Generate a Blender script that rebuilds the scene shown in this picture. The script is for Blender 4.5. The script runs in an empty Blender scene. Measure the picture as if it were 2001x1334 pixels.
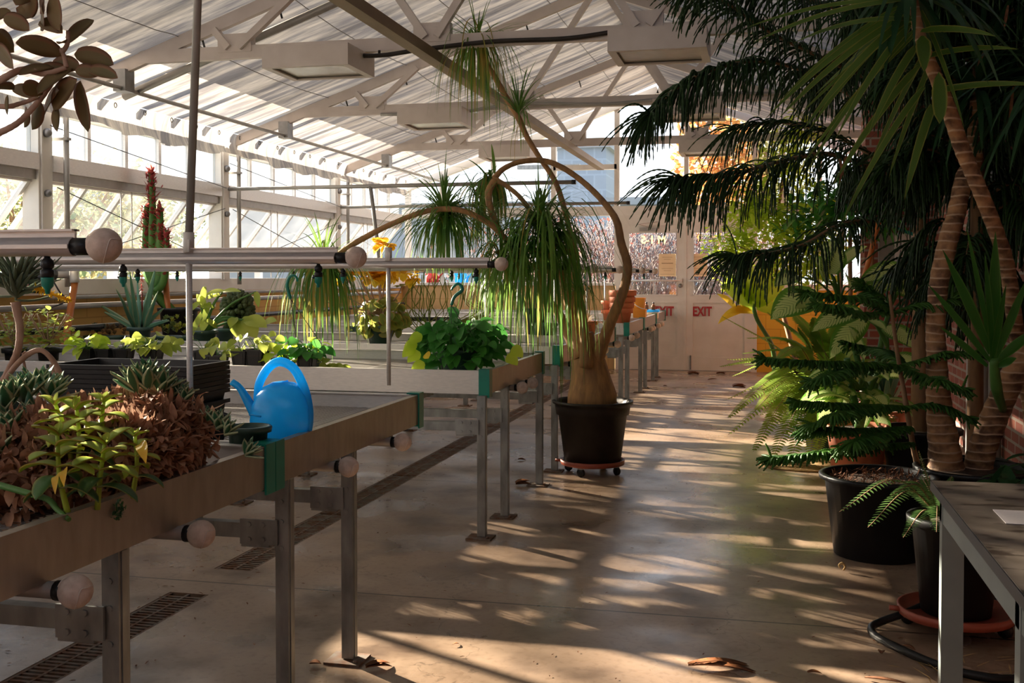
import bpy, math, random
from mathutils import Vector, Matrix, noise
V = Vector
R = random.Random(7)
SC = bpy.context.scene
COL = SC.collection
rad = math.radians

# ---------------------------------------------------------------- camera
F = 2100.0; PITCH = rad(1.5); YAW = rad(13.3); CAM = V((0, 0, 1.33))
PPY = 540 + F*math.tan(PITCH)
cam_d = bpy.data.cameras.new('camera'); cam = bpy.data.objects.new('camera', cam_d); COL.objects.link(cam)
cam.location = CAM; cam.rotation_euler = (math.pi/2 - PITCH, 0, YAW)
cam_d.sensor_width = 36; cam_d.lens = 36*F/2001; cam_d.shift_y = -(667 - PPY)/2001
cam_d.clip_start = 0.05; cam_d.clip_end = 600
SC.camera = cam
CR = cam.rotation_euler.to_matrix()
FWD = V((-math.sin(YAW), math.cos(YAW), 0)); RGT = V((math.cos(YAW), math.sin(YAW), 0))

# ---------------------------------------------------------------- world, sun, exposure
W = bpy.data.worlds.new('sky'); SC.world = W; W.use_nodes = True
nt = W.node_tree; nt.nodes.clear()
wo = nt.nodes.new('ShaderNodeOutputWorld'); bg = nt.nodes.new('ShaderNodeBackground')
tc = nt.nodes.new('ShaderNodeTexCoord'); sx = nt.nodes.new('ShaderNodeSeparateXYZ'); cr = nt.nodes.new('ShaderNodeValToRGB')
nt.links.new(tc.outputs['Generated'], sx.inputs[0]); nt.links.new(sx.outputs['Z'], cr.inputs[0])
cr.color_ramp.elements[0].position = 0.0; cr.color_ramp.elements[0].color = (0.95, 0.97, 1.0, 1)
cr.color_ramp.elements[1].position = 0.7; cr.color_ramp.elements[1].color = (0.62, 0.78, 1.0, 1)
nt.links.new(cr.outputs[0], bg.inputs[0]); bg.inputs[1].default_value = 1.55
nt.links.new(bg.outputs[0], wo.inputs[0])
SUN_AZ = V((-0.85, 0.53, 0)).normalized(); SUN_EL = rad(16.5)
sd = bpy.data.lights.new('sun', 'SUN'); sun = bpy.data.objects.new('sun', sd); COL.objects.link(sun)
sdir = V((SUN_AZ.x*math.cos(SUN_EL), SUN_AZ.y*math.cos(SUN_EL), math.sin(SUN_EL)))
sun.rotation_euler = sdir.to_track_quat('Z', 'Y').to_euler()
sd.energy = 33.0; sd.color = (1.0, 0.83, 0.62); sd.angle = rad(0.6)
SC.view_settings.view_transform = 'Standard'; SC.view_settings.look = 'None'
SC.view_settings.gamma = 1.0; SC.view_settings.use_curve_mapping = False
SC.view_settings.exposure = 0.62

# ---------------------------------------------------------------- helpers
def P(px, py, X=None, Y=None, Z=None, D=None):
    """point seen at a pixel of the photograph, at a plane X=, Y=, Z= or at depth D"""
    r = CR @ V(((px - 1000.5)/F, (PPY - py)/F, -1))
    if X is not None: t = (X - CAM.x)/r.x
    elif Y is not None: t = (Y - CAM.y)/r.y
    elif Z is not None: t = (Z - CAM.z)/r.z
    else: t = D/r.dot(FWD)
    return CAM + r*t

def spline(pts, n=6):
    pts = [V(p) for p in pts]
    if len(pts) < 3:
        a, b = pts[0], pts[-1]; return [a.lerp(b, i/n) for i in range(n+1)]
    out = []
    q = [pts[0]*2 - pts[1]] + pts + [pts[-1]*2 - pts[-2]]
    for i in range(1, len(q)-2):
        a, b, c, d = q[i-1], q[i], q[i+1], q[i+2]
        for k in range(n):
            t = k/n
            out.append(0.5*((2*b) + (c-a)*t + (2*a-5*b+4*c-d)*t*t + (3*b-a-3*c+d)*t*t*t))
    out.append(pts[-1]); return out

def lerpv(vals, t):
    x = t*(len(vals)-1); i = min(int(x), len(vals)-2); return vals[i] + (vals[i+1]-vals[i])*(x-i)

ORG = {}
class MB:
    def __init__(s): s.v = []; s.f = []; s.uv = []; s.sm = []
    def _n(s): return len(s.v)
    def face(s, pts, sm=False, uv=None):
        n = len(s.v); s.v += [V(p) for p in pts]; s.uv += (uv or [(0, 0)]*len(pts)); s.f.append(tuple(range(n, n+len(pts)))); s.sm.append(sm)
    def box(s, x0, x1, y0, y1, z0, z1):
        n = len(s.v)
        s.v += [V(p) for p in ((x0,y0,z0),(x1,y0,z0),(x1,y1,z0),(x0,y1,z0),(x0,y0,z1),(x1,y0,z1),(x1,y1,z1),(x0,y1,z1))]
        s.uv += [(0, 0)]*8
        for q in ((0,3,2,1),(4,5,6,7),(0,1,5,4),(1,2,6,5),(2,3,7,6),(3,0,4,7)): s.f.append(tuple(n+i for i in q)); s.sm.append(False)
        return s
    def bar(s, a, b, w, h, up=V((0,0,1))):
        a = V(a); b = V(b); d = (b-a).normalized(); sd = d.cross(up)
        if sd.length < 1e-3: sd = d.cross(V((0,1,0)))
        sd.normalize(); u = sd.cross(d).normalized(); n = len(s.v)
        for p in (a, b):
            for i, j in ((-1,-1),(1,-1),(1,1),(-1,1)): s.v.append(p + sd*(w/2*i) + u*(h/2*j)); s.uv.append((0,0))
        for q in ((0,1,2,3),(7,6,5,4),(0,4,5,1),(1,5,6,2),(2,6,7,3),(3,7,4,0)): s.f.append(tuple(n+i for i in q)); s.sm.append(False)
        return s
    def tube(s, pts, r, n=8, cap=True, zig=0):
        pts = [V(p) for p in pts]; m = len(pts); base = len(s.v)
        rs = r if isinstance(r, (list, tuple)) else [r]*2
        t0 = (pts[1]-pts[0]).normalized(); a = t0.orthogonal().normalized()
        for i, p in enumerate(pts):
            if i == 0: t = t0
            elif i == m-1: t = pts[i]-pts[i-1]
            else: t = pts[i+1]-pts[i-1]
            if t.length < 1e-9: t = t0
            t = t.normalized(); a = a - t*a.dot(t)
            a = a.normalized() if a.length > 1e-6 else t.orthogonal().normalized()
            b = t.cross(a); rr = lerpv(list(rs), i/(m-1))
            if zig: rr *= (1+zig if i % 2 else 1-zig)
            for k in range(n):
                an = 2*math.pi*k/n; s.v.append(p + a*(rr*math.cos(an)) + b*(rr*math.sin(an))); s.uv.append((k/n, i/(m-1)))
        for i in range(m-1):
            for k in range(n):
                k2 = (k+1) % n; o = base+i*n
                s.f.append((o+k, o+k2, o+n+k2, o+n+k)); s.sm.append(True)
        if cap:
            s.f.append(tuple(base+k for k in range(n))[::-1]); s.sm.append(False)
            s.f.append(tuple(base+(m-1)*n+k for k in range(n))); s.sm.append(False)
        return s
    def lathe(s, prof, c=(0,0,0), n=28, a0=0, sx=1, sy=1):
        c = V(c); base = len(s.v); m = len(prof)
        for r, z in prof:
            for k in range(n):
                an = a0 + 2*math.pi*k/n; s.v.append(c + V((r*sx*math.cos(an), r*sy*math.sin(an), z))); s.uv.append((k/n, z))
        for i in range(m-1):
            for k in range(n):
                k2 = (k+1) % n; o = base+i*n
                s.f.append((o+k, o+k2, o+n+k2, o+n+k)); s.sm.append(True)
        if prof[0][0] > 1e-5: s.f.append(tuple(base+k for k in range(n))[::-1]); s.sm.append(False)
        if prof[-1][0] > 1e-5: s.f.append(tuple(base+(m-1)*n+k for k in range(n))); s.sm.append(False)
        return s
    def ball(s, c, r, n=16, sz=1.0):
        return s.lathe([(max(r*math.sin(math.pi*i/(n//2+1)), 1e-6), -r*sz*math.cos(math.pi*i/(n//2+1))) for i in range(n//2+2)], c, n)
    def leaf(s, base, d, L, w, n=6, droop=0.4, fold=0.15, prof='lance', up=None, curl=0.0, thick=0):
        base = V(base); d = V(d).normalized(); up = V(up) if up else V((0,0,1))
        p = base.copy(); o = len(s.v); sd = d.cross(up)
        if sd.length < 0.1: sd = d.cross(V((R.uniform(-1,1), R.uniform(-1,1), 0.05)))
        sd.normalize()
        for i in range(n+1):
            t = i/n
            if prof == 'lance': ww = math.sin(math.pi*min(1, (t*0.86+0.14)))**0.9
            elif prof == 'strap': ww = min(1, t*6+0.5)*(1-t**3)**0.9
            elif prof == 'heart': ww = (math.sin(math.pi*t**0.62)**0.75 if 0 < t < 1 else 0.0) + (0.25 if t == 0 else 0)
            elif prof == 'round': ww = math.sqrt(max(0, math.sin(math.pi*t)))
            elif prof == 'blade': ww = (1-t)**0.7*(0.6+0.4*min(1, t*4)) + 0.01
            elif prof == 'spoon': ww = 0.35 + 0.65*math.sin(math.pi*min(1, t*1.02))**0.8 if t < 0.97 else 0.12
            else: ww = math.sin(math.pi*t)
            ww = max(ww, 0.02)*w/2
            sdn = (sd - d*sd.dot(d)).normalized(); nn = sdn.cross(d)
            if nn.z < 0 and abs(d.z) < 0.7: nn = -nn
            s.v += [p - sdn*ww + nn*(fold*ww), p.copy(), p + sdn*ww + nn*(fold*ww)]
            s.uv += [(0, t), (0.5, t), (1, t)]
            if i < n:
                p = p + d*(L/n); d = (d + V((0,0,-1))*(droop/n) + nn*(curl/n)).normalized()
        for i in range(n):
            q = o+3*i
            for k in (0, 1): s.f.append((q+k, q+k+1, q+k+4, q+k+3)); s.sm.append(True)
        if thick:
            m = 3*(n+1); cc = len(s.v)
            for j in range(m):
                v = s.v[o+j]; mid = s.v[o+(j//3)*3+1]
                s.v.append(v + V((0,0,-thick)) + (mid-v)*0.25); s.uv.append(s.uv[o+j])
            for i in range(n):
                q = cc+3*i
                for k in (0, 1): s.f.append((q+k+3, q+k+4, q+k+1, q+k)); s.sm.append(True)
                a = o+3*i
                s.f.append((a+3, q+3, q, a)); s.sm.append(True)
                s.f.append((a+2, q+2, q+5, a+5)); s.sm.append(True)
        return p
    def build(s, name, m, parent=None, label=None, org=None):
        if not s.v: return None
        po = ORG[parent] if parent is not None else None
        if po is None:
            if org is None:
                xs = [v.x for v in s.v]; ys = [v.y for v in s.v]; zs = [v.z for v in s.v]
                org = V(((min(xs)+max(xs))/2, (min(ys)+max(ys))/2, min(zs)))
            po = V(org)
        if name in ('branch', 'dark_leaf_crown', 'long_leaves', 'leaves', 'fronds', 'leaf_crown', 'trunk'):
            for v in s.v:          # foliage inside the house stays under the cloth and off the brick
                if -1.0 < v.y < YE and v.x > XL:
                    v.x = min(v.x, XR-0.02); v.z = min(v.z, roofz(v.x)-0.03)
        me = bpy.data.meshes.new(name)
        me.from_pydata([tuple(v-po) for v in s.v], [], s.f)
        me.polygons.foreach_set('use_smooth', s.sm)
        ul = me.uv_layers.new(name='UVMap'); li = [0]*len(me.loops); me.loops.foreach_get('vertex_index', li)
        flat = [0.0]*(2*len(li))
        for i, k in enumerate(li): flat[2*i], flat[2*i+1] = s.uv[k]
        ul.data.foreach_set('uv', flat)
        me.materials.append(m); me.update()
        o = bpy.data.objects.new(name, me); COL.objects.link(o)
        if parent is not None: o.parent = parent
        else: o.location = po
        ORG[o] = po
        if label: o['label'] = label
        return o

def tag(o, label, cat, group=None, kind=None):
    o['label'] = label; o['category'] = cat
    if group: o['group'] = group
    if kind: o['kind'] = kind
    return o
def thing(name, label, cat, loc, group=None):
    o = bpy.data.objects.new(name, None); COL.objects.link(o); o.location = loc; o.empty_display_size = 0.05
    ORG[o] = V(loc); return tag(o, label, cat, group)
def struct(o): o['kind'] = 'structure'; return o
def dup(o, loc=None, rz=0, sc=None, label=None, parent=None):
    c = o.copy(); COL.objects.link(c)
    if parent is not None: c.parent = parent
    if loc is not None: c.location = loc
    if rz: c.rotation_euler.z += rz
    if sc: c.scale = (sc, sc, sc)
    if label: c['label'] = label
    for ch in list(o.children): dup(ch, parent=c)
    ORG[c] = V(c.location)
    return c

# ---------------------------------------------------------------- materials
def newmat(name):
    m = bpy.data.materials.new(name); m.use_nodes = True; m.node_tree.nodes.clear(); return m, m.node_tree.nodes, m.node_tree.links
def c4(c): return (c[0], c[1], c[2], 1)
def pbsdf(N, col=None, rough=0.5, metal=0.0, spec=0.5):
    b = N.new('ShaderNodeBsdfPrincipled'); b.inputs['Roughness'].default_value = rough; b.inputs['Metallic'].default_value = metal
    b.inputs['Specular IOR Level'].default_value = spec
    if col: b.inputs['Base Color'].default_value = c4(col)
    return b
def noisecol(N, L, c1, c2, scale, detail=4, lo=0.35, hi=0.65, stretch=None, coord='Object'):
    t = N.new('ShaderNodeTexCoord'); n = N.new('ShaderNodeTexNoise'); n.inputs['Scale'].default_value = scale; n.inputs['Detail'].default_value = detail
    src = t.outputs[coord]
    if stretch:
        mp = N.new('ShaderNodeMapping'); mp.inputs['Scale'].default_value = stretch; L.new(src, mp.inputs[0]); src = mp.outputs[0]
    L.new(src, n.inputs['Vector'])
    r = N.new('ShaderNodeValToRGB'); r.color_ramp.elements[0].position = lo; r.color_ramp.elements[1].position = hi
    r.color_ramp.elements[0].color = c4(c1); r.color_ramp.elements[1].color = c4(c2)
    L.new(n.outputs['Fac'], r.inputs[0]); return n, r
def bump(N, L, fac, strength, dist, b):
    bp = N.new('ShaderNodeBump'); bp.inputs['Strength'].default_value = strength; bp.inputs['Distance'].default_value = dist
    L.new(fac, bp.inputs['Height']); L.new(bp.outputs[0], b.inputs['Normal']); return bp
def mat(name, c1, c2=None, rough=0.5, metal=0.0, scale=8, bm=0.0, stretch=None, spec=0.5, lo=0.35, hi=0.65, detail=4):
    m, N, L = newmat(name); o = N.new('ShaderNodeOutputMaterial'); b = pbsdf(N, c1, rough, metal, spec)
    n, r = noisecol(N, L, c1, c2 or tuple(x*0.85 for x in c1), scale, detail, lo, hi, stretch)
    L.new(r.outputs[0], b.inputs['Base Color'])
    if bm: bump(N, L, n.outputs['Fac'], bm, 0.01, b)
    L.new(b.outputs[0], o.inputs[0]); return m
def leafmat(name, c1, c2, tr=0.4, rough=0.45, scale=6, tcol=None, edge=None, vein=None, spec=0.4):
    """green leaf: noise between two tones, optional pale centre with veins by uv, optional coloured edge; light passes through"""
    m, N, L = newmat(name); o = N.new('ShaderNodeOutputMaterial'); b = pbsdf(N, c1, rough, 0, spec)
    n, r = noisecol(N, L, c1, c2, scale, 3)
    col = r.outputs[0]
    if edge or vein:
        uv = N.new('ShaderNodeUVMap'); sp = N.new('ShaderNodeSeparateXYZ'); L.new(uv.outputs[0], sp.inputs[0])
        a = N.new('ShaderNodeMath'); a.operation = 'SUBTRACT'; L.new(sp.outputs[0], a.inputs[0]); a.inputs[1].default_value = 0.5
        ab = N.new('ShaderNodeMath'); ab.operation = 'ABSOLUTE'; L.new(a.outputs[0], ab.inputs[0])
        if vein:
            # herringbone veins: sin((v - |u-.5|*k)*freq)
            k = N.new('ShaderNodeMath'); k.operation = 'MULTIPLY_ADD'; L.new(ab.outputs[0], k.inputs[0]); k.inputs[1].default_value = -0.55; L.new(sp.outputs[1], k.inputs[2])
            fr = N.new('ShaderNodeMath'); fr.operation = 'MULTIPLY'; L.new(k.outputs[0], fr.inputs[0]); fr.inputs[1].default_value = 95
            sn = N.new('ShaderNodeMath'); sn.operation = 'SINE'; L.new(fr.outputs[0], sn.inputs[0])
            cen = N.new('ShaderNodeMapRange'); L.new(ab.outputs[0], cen.inputs[0]); cen.inputs[1].default_value = 0.27; cen.inputs[2].default_value = 0.45; cen.inputs[3].default_value = 1.1; cen.inputs[4].default_value = -0.9
            ad = N.new('ShaderNodeMath'); ad.operation = 'MULTIPLY_ADD'; L.new(sn.outputs[0], ad.inputs[0]); ad.inputs[1].default_value = 0.62; L.new(cen.outputs[0], ad.inputs[2])
            nz = N.new('ShaderNodeMath'); nz.operation = 'ADD'; L.new(ad.outputs[0], nz.inputs[0]); L.new(n.outputs['Fac'], nz.inputs[1])
            rr = N.new('ShaderNodeMapRange'); L.new(nz.outputs[0], rr.inputs[0]); rr.inputs[1].default_value = 0.75; rr.inputs[2].default_value = 1.35
            mx = N.new('ShaderNodeMix'); mx.data_type = 'RGBA'; L.new(rr.outputs[0], mx.inputs[0]); L.new(col, mx.inputs[6]); mx.inputs[7].default_value = c4(vein); col = mx.outputs[2]
        if edge:
            rr = N.new('ShaderNodeMapRange'); L.new(ab.outputs[0], rr.inputs[0]); rr.inputs[1].default_value = 0.36; rr.inputs[2].default_value = 0.49
            mx = N.new('ShaderNodeMix'); mx.data_type = 'RGBA'; L.new(rr.outputs[0], mx.inputs[0]); L.new(col, mx.inputs[6]); mx.inputs[7].default_value = c4(edge); col = mx.outputs[2]
    L.new(col, b.inputs['Base Color'])
    t = N.new('ShaderNodeBsdfTranslucent')
    if tcol: t.inputs[0].default_value = c4(tcol)
    else:
        g = N.new('ShaderNodeGamma'); g.inputs[1].default_value = 0.75; L.new(col, g.inputs[0]); L.new(g.outputs[0], t.inputs[0])
    mx = N.new('ShaderNodeMixShader'); mx.inputs[0].default_value = tr; L.new(b.outputs[0], mx.inputs[1]); L.new(t.outputs[0], mx.inputs[2])
    L.new(mx.outputs[0], o.inputs[0]); return m
def glassmat(name, tint=(0.93,0.96,0.97), fr=0.07, dirt_diffuse=0.0):
    m, N, L = newmat(name); o = N.new('ShaderNodeOutputMaterial'); t = N.new('ShaderNodeBsdfTransparent'); t.inputs[0].default_value = c4(tint)
    g = N.new('ShaderNodeBsdfGlossy'); g.inputs['Roughness'].default_value = 0.05
    mx = N.new('ShaderNodeMixShader'); mx.inputs[0].default_value = fr; L.new(t.outputs[0], mx.inputs[1]); L.new(g.outputs[0], mx.inputs[2]); out = mx.outputs[0]
    if dirt_diffuse:
        d = N.new('ShaderNodeBsdfTranslucent'); d.inputs[0].default_value = (0.28,0.29,0.31,1) if dirt_diffuse > 1 else (0.85,0.88,0.92,1)
        tcn = N.new('ShaderNodeTexCoord'); n = N.new('ShaderNodeTexNoise'); n.inputs['Scale'].default_value = 3; L.new(tcn.outputs['Object'], n.inputs['Vector'])
        mr = N.new('ShaderNodeMapRange'); L.new(n.outputs['Fac'], mr.inputs[0]); mr.inputs[1].default_value = 0.3; mr.inputs[2].default_value = 0.7; mr.inputs[3].default_value = dirt_diffuse*0.5; mr.inputs[4].default_value = dirt_diffuse
        m2 = N.new('ShaderNodeMixShader'); L.new(mr.outputs[0], m2.inputs[0]); L.new(out, m2.inputs[1]); L.new(d.outputs[0], m2.inputs[2]); out = m2.outputs[0]
    L.new(out, o.inputs[0]); return m

M = {}
M['alu'] = mat('brushed_aluminium', (0.66,0.63,0.60), (0.58,0.56,0.54), 0.42, 0.35, 30, 0.02, (1,1,8))
M['alushade'] = mat('shaded_bench_end_aluminium', (0.37,0.32,0.27), (0.31,0.265,0.22), 0.4, 0.6, 9, 0.03, (1,3,1))  # same aluminium made darker; shade on the aisle-facing end panels is in the colour
M['galv'] = mat('galvanised_steel', (0.36,0.38,0.38), (0.22,0.23,0.23), 0.42, 0.75, 18, 0.04, (1,1,0.4))
M['rust'] = mat('rusted_steel', (0.16,0.07,0.03), (0.20,0.17,0.14), 0.8, 0.3, 22, 0.2)
M['white'] = mat('white_painted_metal', (0.66,0.63,0.59), (0.60,0.57,0.53), 0.5, 0.0, 5)
M['offwhite'] = mat('truss_paint', (0.60,0.53,0.49), (0.54,0.47,0.43), 0.5, 0.1, 7)
M['greyframe'] = mat('grey_frame_metal', (0.35,0.33,0.31), (0.28,0.27,0.25), 0.45, 0.4, 10)
M['brownbeam'] = mat('tan_weathered_beam', (0.30,0.22,0.13), (0.22,0.15,0.08), 0.6, 0.2, 6, 0.05, (1,0.3,1))
M['green'] = mat('teal_green_plastic', (0.0,0.20,0.14), (0.0,0.15,0.11), 0.35)
M['felt'] = mat('worn_felt', (0.62,0.50,0.42), (0.50,0.39,0.32), 0.95, 0, 60, 0.25)
M['seam'] = mat('pale_seam', (0.66,0.58,0.52), None, 0.9)
M['black'] = mat('black_plastic', (0.007,0.007,0.008), (0.012,0.011,0.011), 0.42, 0, 12, spec=0.3)
M['blackrough'] = mat('black_matte_plastic', (0.016,0.011,0.008), (0.026,0.018,0.014), 0.5, 0, 12, 0.02, spec=0.35)
M['greenpot'] = mat('dark_green_plastic', (0.018,0.05,0.035), (0.025,0.065,0.045), 0.4, 0, 10)
M['greypot'] = mat('grey_green_plastic', (0.045,0.09,0.085), (0.06,0.11,0.10), 0.45, 0, 10)
M['terra'] = mat('terracotta', (0.55,0.17,0.07), (0.46,0.13,0.05), 0.75, 0, 9, 0.03)
M['redtray'] = mat('red_brown_plastic', (0.34,0.07,0.035), (0.28,0.055,0.03), 0.45)
M['blue'] = mat('blue_plastic_flat', (0.02,0.30,0.72), (0.015,0.27,0.68), 0.28, 0, 5)
M['red'] = mat('red_plastic', (0.72,0.03,0.03), (0.62,0.02,0.03), 0.35)
M['soil'] = mat('potting_soil', (0.035,0.02,0.012), (0.09,0.05,0.025), 0.95, 0, 45, 0.8)
M['bark'] = mat('grey_brown_bark', (0.30,0.17,0.08), (0.20,0.11,0.055), 0.8, 0, 25, 0.6, (1,1,0.25))
M['barkpink'] = mat('pinkish_bark', (0.42,0.27,0.20), (0.33,0.20,0.14), 0.8, 0, 25, 0.5)
M['steel'] = mat('steel_rod', (0.28,0.27,0.27), (0.2,0.2,0.2), 0.4, 0.6, 10)
M['pipegrey'] = mat('grey_pvc', (0.33,0.32,0.32), None, 0.5)
M['orangestick'] = mat('orange_hose', (0.50,0.16,0.03), (0.42,0.12,0.02), 0.5)
M['wire'] = mat('thin_dark_wire', (0.08,0.08,0.08), None, 0.5, 0.5)
M['yellowplastic'] = mat('yellow_ochre_plastic', (0.75,0.30,0.02), (0.68,0.26,0.02), 0.4)
M['paper'] = mat('paper', (0.78,0.74,0.74), (0.74,0.70,0.70), 0.8)
M['sign'] = mat('cream_notice_paper', (0.80,0.60,0.38), (0.76,0.56,0.34), 0.8)
M['redpaint'] = mat('red_paint', (0.36,0.015,0.02), None, 0.5)
M['inkgrey'] = mat('faded_ink', (0.35,0.22,0.12), None, 0.8)
M['tealink'] = mat('teal_strap', (0.0,0.22,0.20), None, 0.5)
M['lens'] = mat('frosted_lamp_lens', (0.40,0.37,0.33), (0.35,0.32,0.28), 0.25)
M['deadleaf'] = mat('dead_brown_leaf', (0.24,0.09,0.03), (0.14,0.05,0.02), 0.8, 0, 30, 0.3)
M['straw'] = mat('dry_straw', (0.42,0.28,0.11), (0.30,0.18,0.07), 0.9, 0, 30, 0.3)

# leaves
M['goldpaint'] = leafmat('pale_gold_letters', (0.95,0.82,0.52), (0.92,0.78,0.48), 0.6, 0.5, 3)
M['ponytail'] = leafmat('ponytail_leaf', (0.05,0.155,0.022), (0.15,0.28,0.035), 0.38, 0.4, 3)
M['ponyyellow'] = leafmat('ponytail_leaf_yellowing', (0.22,0.24,0.03), (0.38,0.26,0.05), 0.45, 0.5, 4)
M['pine'] = leafmat('araucaria_twig', (0.010,0.036,0.008), (0.024,0.066,0.010), 0.18, 0.5, 5)
M['pinelight'] = leafmat('young_araucaria_twig', (0.03,0.11,0.012), (0.06,0.17,0.016), 0.3, 0.5, 5)
M['yucca'] = leafmat('yucca_leaf', (0.05,0.115,0.014), (0.085,0.16,0.022), 0.34, 0.38, 2, edge=(0.30,0.28,0.05))
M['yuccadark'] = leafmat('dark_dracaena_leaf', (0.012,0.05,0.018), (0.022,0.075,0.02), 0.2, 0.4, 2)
M['dieff'] = leafmat('dieffenbachia_leaf', (0.08,0.24,0.02), (0.13,0.31,0.03), 0.4, 0.36, 4, vein=(0.62,0.72,0.25))
M['fern'] = leafmat('fern_leaf', (0.14,0.28,0.02), (0.32,0.40,0.04), 0.55, 0.5, 3)
M['ferngreen'] = leafmat('small_fern_leaf', (0.07,0.17,0.03), (0.11,0.22,0.045), 0.4, 0.5, 3)
M['lime'] = leafmat('lime_green_leaf', (0.36,0.56,0.02), (0.58,0.70,0.04), 0.6, 0.4, 3)
M['pothos'] = leafmat('pothos_leaf', (0.03,0.19,0.02), (0.06,0.26,0.03), 0.4, 0.35, 4)
M['pothosyellow'] = leafmat('yellow_green_vine_leaf', (0.27,0.36,0.04), (0.42,0.46,0.06), 0.5, 0.4, 5)
M['begonia'] = leafmat('begonia_leaf', (0.16,0.24,0.03), (0.30,0.30,0.05), 0.5, 0.45, 6, edge=(0.42,0.28,0.04))
M['yellow'] = leafmat('yellow_petal', (0.88,0.62,0.03), (0.85,0.48,0.02), 0.6, 0.5, 6)
M['aloe'] = leafmat('aloe_leaf', (0.06,0.18,0.11), (0.09,0.22,0.14), 0.15, 0.5, 6, edge=(0.2,0.26,0.15))
M['aloedark'] = leafmat('dark_aloe_leaf', (0.03,0.12,0.055), (0.06,0.18,0.08), 0.14, 0.42, 8, edge=(0.42,0.46,0.26))
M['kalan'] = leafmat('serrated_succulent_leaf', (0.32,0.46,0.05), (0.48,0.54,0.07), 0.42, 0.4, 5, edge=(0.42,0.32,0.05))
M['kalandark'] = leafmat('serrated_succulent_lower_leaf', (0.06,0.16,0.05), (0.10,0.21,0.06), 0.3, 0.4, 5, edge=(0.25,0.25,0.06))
M['jade'] = leafmat('felted_olive_leaf', (0.17,0.15,0.065), (0.27,0.18,0.08), 0.36, 0.6, 6, edge=(0.30,0.15,0.08))
M['senecio'] = leafmat('grey_green_succulent_leaf', (0.13,0.18,0.12), (0.18,0.22,0.14), 0.2, 0.5, 8)
M['cactus'] = leafmat('dark_cactus_skin', (0.035,0.06,0.02), (0.08,0.10,0.03), 0.05, 0.6, 12)
M['euph'] = leafmat('euphorbia_skin', (0.05,0.16,0.03), (0.09,0.2,0.04), 0.1, 0.5, 8)
M['redleaf'] = leafmat('red_brown_spine_leaf', (0.20,0.02,0.025), (0.32,0.05,0.04), 0.3, 0.5, 8)
M['husk'] = leafmat('dry_brown_husk', (0.50,0.27,0.16), (0.26,0.115,0.065), 0.2, 0.8, 20)
M['orange'] = leafmat('orange_autumn_leaf', (0.50,0.17,0.05), (0.58,0.33,0.08), 0.4, 0.6, 8)
M['redbush'] = leafmat('red_twig_bush', (0.30,0.07,0.05), (0.22,0.13,0.13), 0.3, 0.7, 2)
M['autumn'] = leafmat('hazy_autumn_foliage', (0.22,0.25,0.10), (0.36,0.28,0.11), 0.3, 0.7, 0.7)
M['greentree'] = leafmat('distant_green_foliage', (0.14,0.20,0.08), (0.24,0.26,0.11), 0.3, 0.7, 0.8)
M['blue'] = leafmat('blue_translucent_plastic', (0.02,0.46,0.88), (0.02,0.44,0.86), 0.4, 0.25, 4, tcol=(0.05,0.65,1.0))
M['glass'] = glassmat('clear_glass', (0.90,0.93,0.95), 0.06)
M['glassw'] = glassmat('whitened_glass', (0.86,0.89,0.92), 0.05, 0.06)
XL, XR, YE, YB = -5.3, 1.5, 15.3, -2.0
ZE = 2.62; SL = 0.352; XA = -1.5; ZA = ZE + (XA-XL)*SL
def roofz(x): return ZE + (x-XL)*SL if x < XA else ZA - (x-XA)*SL

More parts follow.
